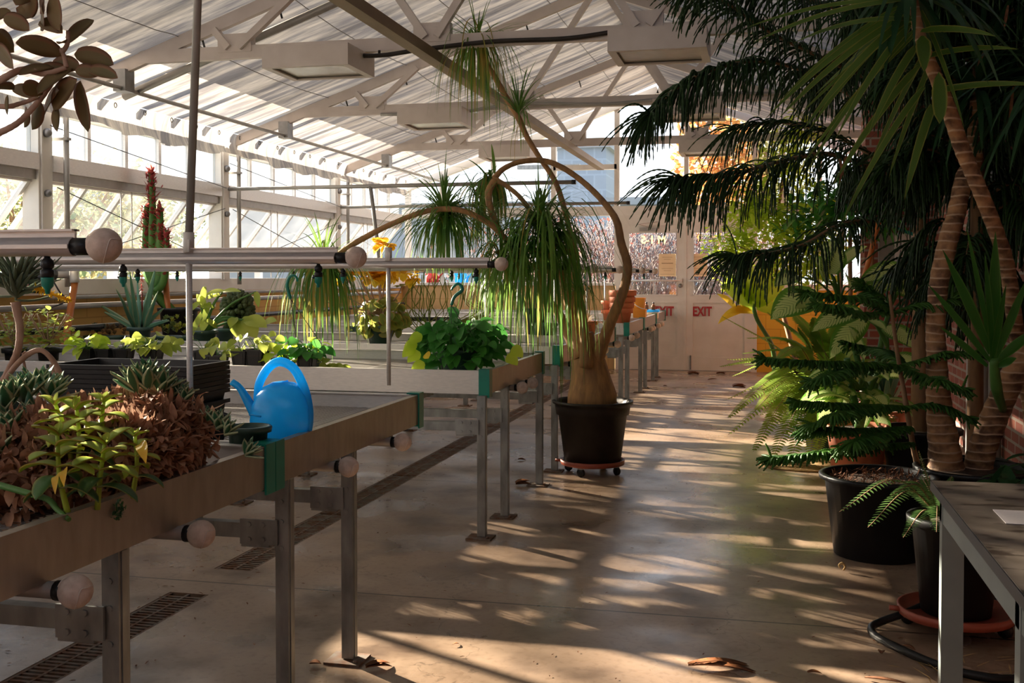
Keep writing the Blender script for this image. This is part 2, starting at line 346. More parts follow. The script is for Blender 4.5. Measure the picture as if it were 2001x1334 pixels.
# ---- floor
def floor_mat():
    m, N, L = newmat('polished_worn_concrete'); o = N.new('ShaderNodeOutputMaterial'); b = pbsdf(N, (0.4,0.35,0.3), 0.35, 0, 0.5)
    n1, r1 = noisecol(N, L, (0.23,0.15,0.098), (0.43,0.315,0.225), 0.9, 8, 0.3, 0.68)
    n2, r2 = noisecol(N, L, (0.12,0.07,0.045), (1,1,1), 2.6, 10, 0.33, 0.5)
    n3, r3 = noisecol(N, L, (0.6,0.55,0.5), (1,1,1), 38, 5, 0.3, 0.48)
    a = N.new('ShaderNodeMix'); a.data_type = 'RGBA'; a.blend_type = 'MULTIPLY'; a.inputs[0].default_value = 0.65
    L.new(r1.outputs[0], a.inputs[6]); L.new(r2.outputs[0], a.inputs[7])
    a2 = N.new('ShaderNodeMix'); a2.data_type = 'RGBA'; a2.blend_type = 'MULTIPLY'; a2.inputs[0].default_value = 0.5
    L.new(a.outputs[2], a2.inputs[6]); L.new(r3.outputs[0], a2.inputs[7])
    # saw-cut joints across the floor every 2.45 m
    g = N.new('ShaderNodeNewGeometry'); s = N.new('ShaderNodeSeparateXYZ'); L.new(g.outputs['Position'], s.inputs[0])
    q = N.new('ShaderNodeMath'); q.operation = 'ADD'; L.new(s.outputs[1], q.inputs[0]); q.inputs[1].default_value = 2.45*4 - 4.22 + 1.225
    mo = N.new('ShaderNodeMath'); mo.operation = 'MODULO'; L.new(q.outputs[0], mo.inputs[0]); mo.inputs[1].default_value = 2.45
    su = N.new('ShaderNodeMath'); su.operation = 'SUBTRACT'; L.new(mo.outputs[0], su.inputs[0]); su.inputs[1].default_value = 1.225
    ab = N.new('ShaderNodeMath'); ab.operation = 'ABSOLUTE'; L.new(su.outputs[0], ab.inputs[0])
    mr = N.new('ShaderNodeMapRange'); L.new(ab.outputs[0], mr.inputs[0]); mr.inputs[1].default_value = 0.003; mr.inputs[2].default_value = 0.008; mr.inputs[3].default_value = 1; mr.inputs[4].default_value = 0
    # hairline cracks
    vo = N.new('ShaderNodeTexVoronoi'); vo.feature = 'DISTANCE_TO_EDGE'; vo.inputs['Scale'].default_value = 0.55
    nd = N.new('ShaderNodeTexNoise'); nd.inputs['Scale'].default_value = 5; nd.inputs['Detail'].default_value = 6
    ad = N.new('ShaderNodeMix'); ad.data_type = 'RGBA'; ad.blend_type = 'LINEAR_LIGHT'; ad.inputs[0].default_value = 0.28
    L.new(g.outputs['Position'], nd.inputs['Vector']); L.new(g.outputs['Position'], ad.inputs[6]); L.new(nd.outputs['Color'], ad.inputs[7]); L.new(ad.outputs[2], vo.inputs['Vector'])
    cr_ = N.new('ShaderNodeMapRange'); L.new(vo.outputs['Distance'], cr_.inputs[0]); cr_.inputs[1].default_value = 0.0; cr_.inputs[2].default_value = 0.003; cr_.inputs[3].default_value = 0.55; cr_.inputs[4].default_value = 0
    mxx = N.new('ShaderNodeMath'); mxx.operation = 'MAXIMUM'; L.new(mr.outputs[0], mxx.inputs[0]); L.new(cr_.outputs[0], mxx.inputs[1])
    j = N.new('ShaderNodeMix'); j.data_type = 'RGBA'; L.new(mxx.outputs[0], j.inputs[0]); L.new(a2.outputs[2], j.inputs[6]); j.inputs[7].default_value = (0.05,0.035,0.025,1)
    L.new(j.outputs[2], b.inputs['Base Color'])
    n4 = N.new('ShaderNodeTexNoise'); n4.inputs['Scale'].default_value = 1.6; n4.inputs['Detail'].default_value = 8; L.new(g.outputs['Position'], n4.inputs['Vector'])
    rr = N.new('ShaderNodeMapRange'); L.new(n4.outputs['Fac'], rr.inputs[0]); rr.inputs[1].default_value = 0.35; rr.inputs[2].default_value = 0.65; rr.inputs[3].default_value = 0.20; rr.inputs[4].default_value = 0.5
    L.new(rr.outputs[0], b.inputs['Roughness']); bump(N, L, n3.outputs['Fac'], 0.12, 0.004, b)
    L.new(b.outputs[0], o.inputs[0]); return m
DX0, DX1 = -2.44, -2.26          # drain channel
fl = MB()
for x0, x1 in ((XL-0.1, DX0), (DX1, XR+0.1)): fl.box(x0, x1, YB, YE+0.1, -0.12, 0)
grates = [(y, y+1.15) for y in (0.55, 1.78, 3.0, 4.32, 5.5, 6.68, 7.86, 9.04, 10.22, 11.4, 12.58)]
grates = [(0.5,1.7),(1.75,2.95),(3.0,4.05),(4.42,5.6),(5.62,6.8),(6.82,8.0),(8.02,9.2),(9.22,10.4),(10.42,11.6),(11.62,12.8),(12.82,14.0)]
struct(MB().box(DX0, DX1, YB, YE+0.1, -0.12, -0.0705).build('trim_5', M['rust'], org=(DX0,0,-.12)))
fl.box(DX0, DX1, YB, 0.5, -0.07, 0); fl.box(DX0, DX1, 4.05, 4.42, -0.07, 0); fl.box(DX0, DX1, 14.0, YE+0.1, -0.07, 0)
struct(fl.build('floor', floor_mat(), org=(0,0,0)))
where = ['under the nearest bench','beside the nearest bench legs','below the watering can bench, ending at the floor joint','starting just beyond the floor joint','crossing under the second bench','below the row of rolling benches, halfway down the drain','behind the potted palm, under the benches','third from the far end of the drain line','second from the far end of the drain line','near the far end of the drain line','last one before the far doors']
g0 = None
for i, (a, b) in enumerate(grates):
    mb = MB(); n = int((b-a)/0.03)
    mb.box(DX0, DX0+0.015, a+0.004, b-0.004, -0.03, -0.002); mb.box(DX1-0.015, DX1, a+0.004, b-0.004, -0.03, -0.002)
    mb.box(-2.356, -2.344, a+0.004, b-0.004, -0.03, -0.002)
    for k in range(n): mb.box(DX0+0.015, DX1-0.015, a+0.01+k*0.03, a+0.024+k*0.03, -0.025, -0.003)
    tag(mb.build('drain_grate', M['rust']), 'dark rusty slotted floor drain grate '+where[i], 'drain grate', 'grates of the long floor drain')

# ---- block and brick walls
def brickmat(name, c1, c2, mortar, sw, sh, scale=1.0, ms=0.008, coord='yz'):
    m, N, L = newmat(name); o = N.new('ShaderNodeOutputMaterial'); b = pbsdf(N, c1, 0.8)
    g = N.new('ShaderNodeNewGeometry'); s = N.new('ShaderNodeSeparateXYZ'); L.new(g.outputs['Position'], s.inputs[0])
    cb = N.new('ShaderNodeCombineXYZ'); L.new(s.outputs[1 if coord == 'yz' else 0], cb.inputs[0]); L.new(s.outputs[2], cb.inputs[1])
    t = N.new('ShaderNodeTexBrick'); L.new(cb.outputs[0], t.inputs['Vector']); t.inputs['Scale'].default_value = scale
    t.inputs['Brick Width'].default_value = sw; t.inputs['Row Height'].default_value = sh; t.inputs['Mortar Size'].default_value = ms
    t.inputs['Color1'].default_value = c4(c1); t.inputs['Color2'].default_value = c4(c2); t.inputs['Mortar'].default_value = c4(mortar)
    L.new(t.outputs['Color'], b.inputs['Base Color']); bump(N, L, t.outputs['Fac'], -0.4, 0.006, b)
    L.new(b.outputs[0], o.inputs[0]); return m
M['block'] = brickmat('ochre_painted_block', (0.60,0.36,0.11), (0.58,0.34,0.10), (0.46,0.26,0.07), 0.4, 0.2, 1, 0.006)
M['blockx'] = brickmat('tan_painted_block', (0.55,0.36,0.16), (0.53,0.34,0.15), (0.44,0.27,0.1), 0.4, 0.2, 1, 0.006, 'xz')
M['blocky'] = brickmat('yellow_painted_block', (0.62,0.36,0.03), (0.60,0.34,0.03), (0.48,0.26,0.02), 0.4, 0.2, 1, 0.006, 'xz')
M['brick'] = brickmat('red_brick', (0.28,0.075,0.045), (0.20,0.05,0.035), (0.30,0.24,0.2), 0.21, 0.075, 1, 0.01)
mb = MB().box(XL-0.2, XL, YB, YE, 0, 1.19); wl = struct(mb.build('wall_left', M['block'], org=(XL,0,0)))
MB().box(XL-0.24, XL+0.05, YB, YE, 1.19, 1.31).build('sill', M['white'], wl)
struct(MB().box(XR, XR+0.2, YB, YE+0.2, 0, roofz(XR)+0.1).build('wall_right', M['brick'], org=(XR,0,0)))
struct(MB().box(XL-0.2, XR+0.2, YB-0.2, YB, 0, 2.7).build('wall_near', M['brick'], org=(0,YB,0)))
wf = struct(MB().box(XL-0.2, -2.12, YE, YE+0.2, 0, 1.2).build('wall_far', M['blockx'], org=(0,YE,0)))
MB().box(-0.12, XR+0.2, YE, YE+0.2, 0, 1.14).build('yellow_block_section', M['blocky'], wf)
MB().box(XL, -2.12, YE-0.05, YE+0.22, 1.2, 1.24).box(-0.12, XR, YE-0.04, YE+0.22, 1.14, 1.22).build('sill', M['white'], wf)

# end wall frame: posts, rails, gable rafter lining
fr = MB()
for x in (-5.22, -4.68, -3.0, -2.08, -0.16, 0.7):
    top = min(roofz(x)-0.02, 3.9); fr.box(x-0.035, x+0.035, YE-0.02, YE+0.08, 1.2, top)
for x in (-3.9, -1.1, 0.22): fr.box(x-0.03, x+0.03, YE-0.02, YE+0.08, 2.3, roofz(x)-0.02)
fr.box(XL, XR, YE-0.03, YE+0.09, 2.2, 2.33)
fr.box(-3.0, -2.08, YE-0.02, YE+0.08, 2.86, 2.93)
fr.bar((XL, YE, ZE), (XA, YE, ZA), 0.1, 0.1); fr.bar((XA, YE, ZA), (XR, YE, roofz(XR)), 0.1, 0.1)
struct(fr.build('trim_1', M['white'], org=(0,YE,0)))
gl = MB(); gl.face([(XL,YE+0.03,1.3),(-2.1,YE+0.03,1.3),(-2.1,YE+0.03,2.2),(XL,YE+0.03,2.2)])
gl.face([(-0.14,YE+0.03,1.2),(XR,YE+0.03,1.2),(XR,YE+0.03,2.2),(-0.14,YE+0.03,2.2)])
gl.face([(XL,YE+0.03,2.33),(XR,YE+0.03,2.33),(XR,YE+0.03,roofz(XR)),(XA,YE+0.03,ZA),(XL,YE+0.03,ZE)])
struct(gl.build('window_1', M['glass'], org=(0,YE,2)))

# ---- doors
def text_mesh(txt, size, mt, name, loc, rot, parent=None, ext=0.0008, align='CENTER', bold=0.0):
    cu = bpy.data.curves.new(name, 'FONT'); cu.body = txt; cu.size = size; cu.extrude = ext; cu.align_x = align; cu.offset = bold; cu.resolution_u = 3
    o = bpy.data.objects.new('tmp', cu); COL.objects.link(o); dg = bpy.context.evaluated_depsgraph_get()
    me = bpy.data.meshes.new_from_object(o.evaluated_get(dg)); bpy.data.objects.remove(o)
    me.name = name; me.materials.clear(); me.materials.append(mt)
    t = bpy.data.objects.new(name, me); COL.objects.link(t); rm = rot.to_matrix().to_4x4() if hasattr(rot, 'to_matrix') else rot
    po = ORG[parent] if parent is not None else V((0,0,0))
    me.transform(Matrix.Translation(V(loc)-po) @ rm)
    if parent is not None: t.parent = parent
    ORG[t] = po; return t
ROTX = Matrix.Rotation(math.pi/2, 4, 'X')
def door(name, x0, x1, hinge_left):
    y0, y1 = YE-0.02, YE+0.03; s = 0.09
    d = MB().box(x0, x0+s, y0, y1, 0.01, 2.05).box(x1-s, x1, y0, y1, 0.01, 2.05).box(x0+s, x1-s, y0, y1, 1.96, 2.05).box(x0+s, x1-s, y0, y1, 0.96, 1.06).box(x0+s, x1-s, y0, y1, 0.01, 0.2)
    o = struct(d.build(name, M['white'], org=(x0, YE, 0)))
    MB().box(x0+s, x1-s, y0+0.018, y1-0.01, 0.2, 0.96).build('lower_panel', M['white'], o)
    MB().box(x0+s, x1-s, y0+0.02, y0+0.026, 1.06, 1.96).build('glass_pane', M['glass'], o)
    MB().box(x0+s, x0+s+0.012, y0-0.008, y0+0.02, 1.06, 1.96).box(x1-s-0.012, x1-s, y0-0.008, y0+0.02, 1.06, 1.96).box(x0+s, x1-s, y0-0.008, y0+0.02, 1.06, 1.075).box(x0+s, x1-s, y0-0.008, y0+0.02, 1.945, 1.96).build('glazing_bead', M['white'], o)
    MB().tube([(x0+0.03, y0-0.05, 1.27), (x1-0.03, y0-0.05, 1.27)], 0.013).box(x0+0.02, x0+0.07, y0-0.06, y0, 1.245, 1.295).box(x1-0.07, x1-0.02, y0-0.06, y0, 1.245, 1.295).build('push_bar', M['alu'], o)
    return o
d1 = door('door_1', -2.0, -1.13, True); d2 = door('door_2', -1.09, -0.2, False)
lk = MB(); lk.lathe([(0.03,0),(0.03,0.012),(0.018,0.02),(1e-5,0.02)], (0,0,0), 18)
for v in lk.v: v.rotate(Matrix.Rotation(math.pi/2,3,'X')); v += V((-1.175, YE-0.02, 1.2))
lk.build('lock_cylinder', M['steel'], d1)
MB().box(-1.04, -1.02, YE-0.035, YE-0.02, 0.02, 0.22).build('floor_bolt', M['steel'], d2)
cl = MB().box(-1.75, -1.5, YE-0.07, YE-0.02, 1.97, 2.02).bar((-1.62, YE-0.07, 2.03), (-1.75, YE-0.2, 2.06), 0.02, 0.008).bar((-1.75, YE-0.2, 2.06), (-1.5, YE-0.03, 2.1), 0.02, 0.008); cl.build('door_closer', M['greyframe'], d1)
rev = Matrix.Scale(-1, 4, V((1,0,0)))
t = text_mesh('M 1-5', 0.15, M['goldpaint'], 'room_lettering', (-1.56, YE-0.003, 1.80), ROTX @ rev, d1, bold=0.004); t['label'] = 'mirrored pale letters on the glass'
t = text_mesh('EXIT', 0.18, M['redpaint'], 'exit_lettering', (-1.4, YE-0.024, 0.78), ROTX @ Matrix.Scale(0.72, 4, V((1,0,0))), d1, bold=0.006)
t = text_mesh('EXIT', 0.18, M['redpaint'], 'exit_lettering', (-0.87, YE-0.024, 0.78), ROTX @ Matrix.Scale(0.72, 4, V((1,0,0))), d2, bold=0.006)
for (xa, lab) in ((-1.36, 'cream notice with brown lines taped to the left door glass'), (-0.92, 'cream notice with brown lines taped to the right door glass')):
    e = thing('paper_notice', lab, 'notice', (xa, YE-0.005, 1.34), 'notices on the exit doors')
    MB().box(xa-0.12, xa+0.12, YE-0.006, YE-0.003, 1.33, 1.65).build('sheet', M['sign'], e)
    k = MB()
    for z, w in ((1.60,0.07),(1.57,0.05),(1.51,0.08),(1.44,0.08),(1.41,0.05),(1.36,0.1)): k.box(xa-w, xa+w, YE-0.0075, YE-0.006, z, z+(0.012 if z == 1.51 else 0.004))
    k.build('print', M['inkgrey'], e)
hd = MB().box(-2.08, -0.12, YE-0.03, YE+0.1, 2.05, 2.2).box(-2.09, -2.0, YE-0.03, YE+0.1, 0, 2.05).box(-0.2, -0.12, YE-0.03, YE+0.1, 0, 2.05).box(-1.13, -1.09, YE-0.03, YE+0.1, 0, 2.05)
struct(hd.build('trim_2', M['white'], org=(-1.1,YE,0)))
struct(MB().box(-2.0, -0.2, YE-0.04, YE+0.12, 0, 0.012).build('trim_3', M['greyframe'], org=(-1.1,YE,0)))

# ---- left wall frame
TY = [1.6, 4.34, 7.08, 9.82, 12.72, YE-0.15]
BAYS = [(YB, 1.6)] + list(zip(TY[:-1], TY[1:]))
wn = 2
for y in TY[:-1]:
    p = MB().box(XL-0.08, XL+0.06, y-0.13, y+0.03, 1.3, ZE).box(XL+0.06, XL+0.075, y-0.11, y-0.095, 1.3, ZE)
    nm = {1.6:'nearest the camera',4.34:'behind the upper left branch',7.08:'below the first truss',9.82:'below the second truss',12.72:'below the third truss'}[y]
    pt = tag(p.build('wall_post', M['white']), 'white steel post of the left wall, '+nm, 'post', 'posts of the left window wall')
    q = MB().tube([(XL+0.13, y+0.1, 1.25), (XL+0.13, y+0.1, ZE-0.05)], 0.022, 8).box(XL+0.0, XL+0.16, y+0.07, y+0.12, 2.36, 2.38)
    q.build('downpipe', M['greyframe'], pt)
    MB().ball((XL+0.08, y-0.05, 2.4), 0.035, 10).ball((XL+0.08, y-0.05, 1.95), 0.03, 10).build('hook', M['steel'], pt)
for bi, (a, b) in enumerate(BAYS):
    if bi > 0: a += 0.03
    b -= 0.13 if bi < len(BAYS)-1 else 0
    L_ = b-a; n = 5; sp = L_/n
    f = MB().box(XL-0.04, XL+0.07, a, b, 2.12, 2.24).box(XL-0.04, XL+0.03, a, b, ZE-0.06, ZE+0.02)
    for k in range(1, n): f.box(XL-0.03, XL+0.02, a+k*sp-0.022, a+k*sp+0.022, 2.24, ZE-0.06)
    w = struct(f.build('window_%d' % wn, M['alu'], org=(XL, (a+b)/2, 2.1))); wn += 1
    MB().box(XL-0.008, XL-0.004, a, b, 2.24, ZE-0.06).build('clerestory_pane', M['glassw'], w)
    MB().box(XL-0.03, XL+0.04, a, b, 2.05, 2.12).build('header_recess', M['greyframe'], w)
    # vent sash hinged at the top and pushed outwards
    th = rad(39); Ls = 0.76; tx, tz = XL-0.02, 2.05; bx, bz = tx-Ls*math.sin(th), tz-Ls*math.cos(th)
    s = MB().bar((tx, a, tz), (tx, b, tz), 0.04, 0.04).bar((bx, a, bz), (bx, b, bz), 0.04, 0.05)
    for k in range(n+1):
        yy = min(max(a+k*sp, a+0.02), b-0.02); s.bar((tx, yy, tz), (bx, yy, bz), 0.045, 0.035, V((0,1,0)))
    so = s.build('vent_sash', M['alu'], w)
    g = MB(); g.face([(tx,a,tz),(tx,b,tz),(bx,b,bz),(bx,a,bz)]); g.build('vent_pane', M['glassw'], so)
    r_ = MB()
    for yy in (a+L_*0.36, a+L_*0.42): r_.tube([(XL+0.03, yy, 2.1), (XL+0.03, yy, 1.32)], 0.006, 6)
    r_.build('crank_rod', M['alu'], w)
    if bi in (3, 4):
        r2 = MB().tube([(XL+0.1, a, 2.0), (XL+0.1, b, 1.42)], 0.004, 5).tube([(XL+0.1, a, 1.42), (XL+0.1, b, 2.0)], 0.004, 5).tube([(XL+0.12, a-0.1, 2.45), (XL+0.12, b, 2.2)], 0.004, 5)
        tag(r2.build('bracing_wire', M['wire'], org=(XL+0.1, a, 1.42)), 'thin crossed bracing wires on the left windows, '+('by the tall euphorbia' if bi == 3 else 'beyond the second post'), 'wire')

# ---- roof: glazing bars outside, shade cloth inside
bars = MB()
y = YB
while y < YE:
    bars.bar((XL-0.1, y, ZE+0.14), (XA, y, ZA+0.17), 0.05, 0.06); bars.bar((XA, y, ZA+0.17), (XR, y, roofz(XR)+0.17), 0.05, 0.06); y += 0.54
bars.bar((XA, YB, ZA+0.18), (XA, YE, ZA+0.18), 0.1, 0.1)
struct(bars.build('trim_4', M['alu'], org=(0,0,3)))
rg_ = MB(); rg_.face([(-4.62,YB,roofz(-4.62)+0.13),(XA,YB,ZA+0.13),(XA,YE,ZA+0.13),(-4.62,YE,roofz(-4.62)+0.13)]); rg_.face([(XA,YB,ZA+0.13),(XR,YB,roofz(XR)+0.13),(XR,YE,roofz(XR)+0.13),(XA,YE,ZA+0.13)])  # unseen sheet added over the cloth to diffuse sun; eave strip left open
M['sundiffuser'] = glassmat('added_roof_diffuser', (0.7,0.73,0.76), 0.05, 1.9)
struct(rg_.build('window_20', M['sundiffuser'], org=(0,0,3)))
def clothmat():
    m, N, L = newmat('white_shade_cloth'); o = N.new('ShaderNodeOutputMaterial'); b = pbsdf(N, (0.7,0.66,0.63), 0.9, 0, 0.1)
    n, r = noisecol(N, L, (0.30,0.295,0.31), (0.70,0.655,0.60), 3.2, 10, 0.40, 0.62, (0.45, 3.4, 0.45))
    n2, r2 = noisecol(N, L, (0.72,0.72,0.74), (1,1,1), 16.0, 3, 0.35, 0.6, (0.5, 7.0, 0.5))
    mu = N.new('ShaderNodeMix'); mu.data_type = 'RGBA'; mu.blend_type = 'MULTIPLY'; mu.inputs[0].default_value = 0.7; L.new(r.outputs[0], mu.inputs[6]); L.new(r2.outputs[0], mu.inputs[7])
    L.new(mu.outputs[2], b.inputs['Base Color']); bump(N, L, n2.outputs['Fac'], 0.5, 0.02, b)
    t = N.new('ShaderNodeBsdfTranslucent'); L.new(mu.outputs[2], t.inputs[0])
    mx = N.new('ShaderNodeMixShader'); mx.inputs[0].default_value = CLOTH_T; L.new(b.outputs[0], mx.inputs[1]); L.new(t.outputs[0], mx.inputs[2])
    L.new(mx.outputs[0], o.inputs[0]); return m
CLOTH_T = 0.27
M['cloth'] = clothmat()
def grid_surface(mb, fn, nu, nv):
    base = len(mb.v)
    for i in range(nu+1):
        for j in range(nv+1): mb.v.append(V(fn(i/nu, j/nv))); mb.uv.append((i/nu, j/nv))
    for i in range(nu):
        for j in range(nv):
            q = base+i*(nv+1)+j; mb.f.append((q, q+1, q+nv+2, q+nv+1)); mb.sm.append(True)
def slope(x0, x1):
    def fn(u, v):
        y = YB + v*(YE-YB-0.2); x = x0+(x1-x0)*u
        k = ((y-1.6)/2.78) % 1.0; sag = 0.05*math.sin(math.pi*k)**0.7*math.sin(math.pi*u)**0.6
        return (x, y, roofz(x)+0.06-sag+0.008*noise.noise(V((x*3, y*6, 0))))
    return fn
c = MB(); grid_surface(c, slope(-5.12, XA), 26, 150); grid_surface(c, slope(XA, XR), 22, 120)
ce = struct(c.build('ceiling', M['cloth'], org=(0,0,ZE)))
# seams: thin dark dotted cords sewn along the cloth
sm_ = MB()
for x in (-4.15, -3.35, -2.6, -1.95, -1.0, -0.1): sm_.tube([slope(-5.12,XA)((x+5.12)/(XA+5.12), v/80) if x < XA else slope(XA,XR)((x-XA)/(XR-XA), v/80) for v in range(81)], 0.004, 4)
for v in sm_.v: v.z -= 0.012
sm_.build('seam_cord', M['pipegrey'], ce)
# valance hanging at the left eave
va = MB()
def vfn(u, v):
    y = YB + v*(YE-YB-0.2); bay = ((y-1.6)/2.78) % 1.0
    dr = 0.20 + 0.04*math.sin(bay*math.pi) + 0.02*math.sin(y*9)
    x = -5.12 + 0.03*math.sin(y*11.6)*u + 0.012*math.sin(y*31)*u - 0.03*math.sin(math.pi*u); return (x, y, roofz(-5.12)+0.055 - dr*u)
grid_surface(va, vfn, 6, 420); vo_ = va.build('valance', M['cloth'], ce)
rg = MB(); y = 5.6
while y < YE-0.3:
    rg.tube([(-5.09, y+0.018*math.cos(a), roofz(-5.12)+0.02+0.02*math.sin(a)) for a in [k*math.pi/4 for k in range(9)]], 0.004, 4); y += 0.42
rg.build('hanging_ring', M['wire'], vo_)

# ---- trusses
ZC = 2.93
tl = {4.34:'out of sight above the camera', 7.08:'nearest the camera, carrying a black cable', 9.82:'second from the camera, in the middle of the roof', 12.72:'farthest, just before the gable window'}
for y in (7.08, 9.82, 12.72):
    t = thing('roof_truss', 'pinkish beige painted steel roof truss, '+tl[y], 'truss', (XA, y, 2.6), 'trusses carrying the shade cloth')
    xl = XL + (ZC-ZE)/SL - 0.05
    MB().box(xl, XR, y-0.028, y+0.028, ZC-0.045, ZC+0.045).build('bottom_chord', M['offwhite'], t)
    MB().bar((XL, y, ZE-0.0), (XA, y, ZA), 0.046, 0.09).build('rafter', M['offwhite'], t)
    MB().bar((XA, y, ZA), (XR, y, roofz(XR)), 0.046, 0.09).build('rafter', M['offwhite'], t)
    for gx, l, r in ((-3.70,-3.86,-3.24), (-2.23,-2.66,-1.56), (-0.79,-1.44,-0.36), (0.65,0.2,0.85)):
        MB().box(gx-0.13, gx+0.13, y-0.035, y+0.035, ZC+0.0, ZC+0.13).build('gusset_plate', M['offwhite'], t)
        MB().bar((gx-0.04, y-0.036, ZC+0.03), (l, y-0.026, roofz(l)-0.03), 0.05, 0.05).build('web', M['offwhite'], t)
        MB().bar((gx+0.04, y-0.043, ZC+0.03), (r, y-0.031, roofz(r)-0.03), 0.05, 0.05).build('web', M['offwhite'], t)
    hk = MB()
    for x in (-4.6,-4.0,-3.4,-2.8,-2.2): hk.tube([(x, y+0.05, roofz(x)-0.02), (x+0.03, y+0.05, roofz(x)-0.12)], 0.008, 5)
    hk.build('hook', M['wire'], t)
    MB().box(-4.66, -4.56, y-0.06, y+0.06, roofz(-4.6)-0.18, roofz(-4.6)-0.02).build('clamp', M['steel'], t)
tag(MB().tube([(-4.72, 7.25, roofz(-4.72)-0.14), (-1.6, 7.25, roofz(-1.6)-0.14)], 0.03, 10).build('curtain_tube', M['greyframe']), 'grey sloping tube running under the cloth behind the nearest truss', 'tube')
tag(MB().tube([(-4.6, YB, roofz(-4.6)-0.16), (-4.6, YE-0.3, roofz(-4.6)-0.16)], 0.017, 8).build('purlin_pipe', M['greyframe']), 'thin brown grey pipe running lengthwise under the left roof slope', 'pipe')
bb = tag(MB().box(-2.28, -2.19, 1.0, 14.8, 2.80, 2.87).build('lengthwise_beam', M['brownbeam']), 'weathered tan square beam running lengthwise below the trusses', 'beam')
b_ = MB()
for y in (7.08, 9.82, 12.72): b_.box(-2.27, -2.20, y-0.03, y+0.03, 2.865, 2.89)
b_.build('bolt', M['steel'], bb)
cb = MB().tube(spline([(-2.95,7.03,2.87),(-2.6,7.03,2.85),(-2.3,7.03,2.875),(-1.8,7.03,2.905),(-1.3,7.03,2.90),(-0.95,7.03,2.93)], 8), 0.016, 8)
cb.tube([(-2.6,7.03,2.85),(-2.6,7.03,2.885)], 0.01, 5)
tag(cb.build('power_cable', M['blackrough']), 'black cable clipped along the nearest truss between the two lamps', 'cable')
cb = MB().tube(spline([(-3.6,9.77,2.88),(-2.9,9.77,2.87),(-2.2,9.77,2.93),(-1.4,9.77,2.9),(-0.5,9.77,2.95),(0.5,9.77,2.92)], 8), 0.016, 8)
tag(cb.build('power_cable', M['greyframe']), 'grey cable sagging along the second truss', 'cable')
# ---- lamps under the chords
def fixture(x0, x1, y, lab):
    t = thing('ceiling_lamp', lab, 'lamp', ((x0+x1)/2, y, 2.75), 'grey box lamps under the trusses')
    z0, z1 = 2.745, 2.885; y0, y1 = y-0.34, y+0.16
    h = MB().box(x0, x1, y0, y0+0.012, z0, z1).box(x0, x1, y1-0.012, y1, z0, z1).box(x0, x0+0.012, y0+.012, y1-.012, z0, z1).box(x1-0.012, x1, y0+.012, y1-.012, z0, z1).box(x0+.012, x1-.012, y0+.012, y1-.012, z1-0.01, z1-.001)
    a_, b__ = z0-0.004, z0+0.006; h.box(x0-.001, x1+.001, y0-.001, y0+0.04, a_, b__).box(x0-.001, x1+.001, y1-0.04, y1+.001, a_, b__).box(x0-.001, x0+0.05, y0+.04, y1-.04, a_, b__).box(x1-0.05, x1+.001, y0+.04, y1-.04, a_, b__)
    h.build('housing', M['offwhite'], t)
    MB().box(x0+0.012, x1-0.012, y0+0.012, y1-0.012, z0+0.012, z0+0.02).build('lens', M['lens'], t)
fa = P(507, 130, Z=2.745).x; fb = P(676, 122, Z=2.745).x; fc = P(1184, 95, Z=2.745).x; fd = P(1381, 92, Z=2.745).x
fd = max(fd, fc+0.6)
for y, n_ in ((7.08, 'nearest'), (9.82, 'second'), (12.72, 'farthest')):
    fixture(fa, fb, y, 'beige box lamp with frosted lens under the left half of the %s truss' % n_)
    fixture(fc, fd, y, 'beige box lamp with frosted lens under the right half of the %s truss' % n_)
# ---- support pipes from the left wall
for y, ln, lab in ((9.82, -1.74, 'thin grey horizontal pipe from the second wall post with a black end cap'), (12.72, -1.6, 'thin grey horizontal pipe from the third wall post, farther one')):
    t = thing('support_pipe', lab, 'pipe', (-3.5, y, 1.4), 'support pipes held off the left wall')
    MB().tube([(XL+0.08, y-0.02, 2.2), (ln, y-0.02, 2.2)], 0.019, 8).build('pipe', M['greyframe'], t)
    MB().tube([(ln-0.01, y-0.02, 2.2), (ln+0.03, y-0.02, 2.2)], 0.022, 8).build('end_cap', M['black'], t)
    MB().tube([(-3.72, y-0.02, 2.2), (-3.62, y-0.02, 1.42)], 0.02, 8).build('hanger', M['greyframe'], t)
# wall services
t = thing('conduit_run', 'grey conduits and black water pipe along the ochre left wall', 'pipe', (XL+0.06, 7, 1.0))
MB().tube([(XL+0.06, 0, 1.10), (XL+0.06, YE-0.3, 1.10)], 0.022, 8).build('upper_conduit', M['pipegrey'], t)
MB().tube([(XL+0.06, 7, 1.17), (XL+0.06, YE-0.3, 1.17)], 0.016, 8).build('upper_conduit', M['pipegrey'], t)
MB().tube([(XL+0.12, 0, 0.93), (XL+0.12, YE-0.3, 0.93)], 0.024, 8).tube([(XL+0.12, 6.4, 0.96), (XL+0.12, 6.4, 0.8)], 0.03, 8).build('water_pipe', M['black'], t)
MB().box(XL+0.02, XL+0.14, 6.2, 6.36, 1.04, 1.16).box(XL+0.02, XL+0.14, 9.3, 9.42, 1.04, 1.2).build('junction_box', M['white'], t)
v_ = MB().tube([(XL+0.12, 6.4, 0.8), (XL+0.12, 6.4, 0.66)], 0.03, 8); v_.build('valve', M['paper'], t)
MB().bar((XL+0.14, 6.42, 0.68), (XL+0.2, 6.65, 0.68), 0.03, 0.03).build('valve_handle', M['red'], t)
BZ = 0.85; XE = -1.37; XF = -5.12; DZ = 0.79
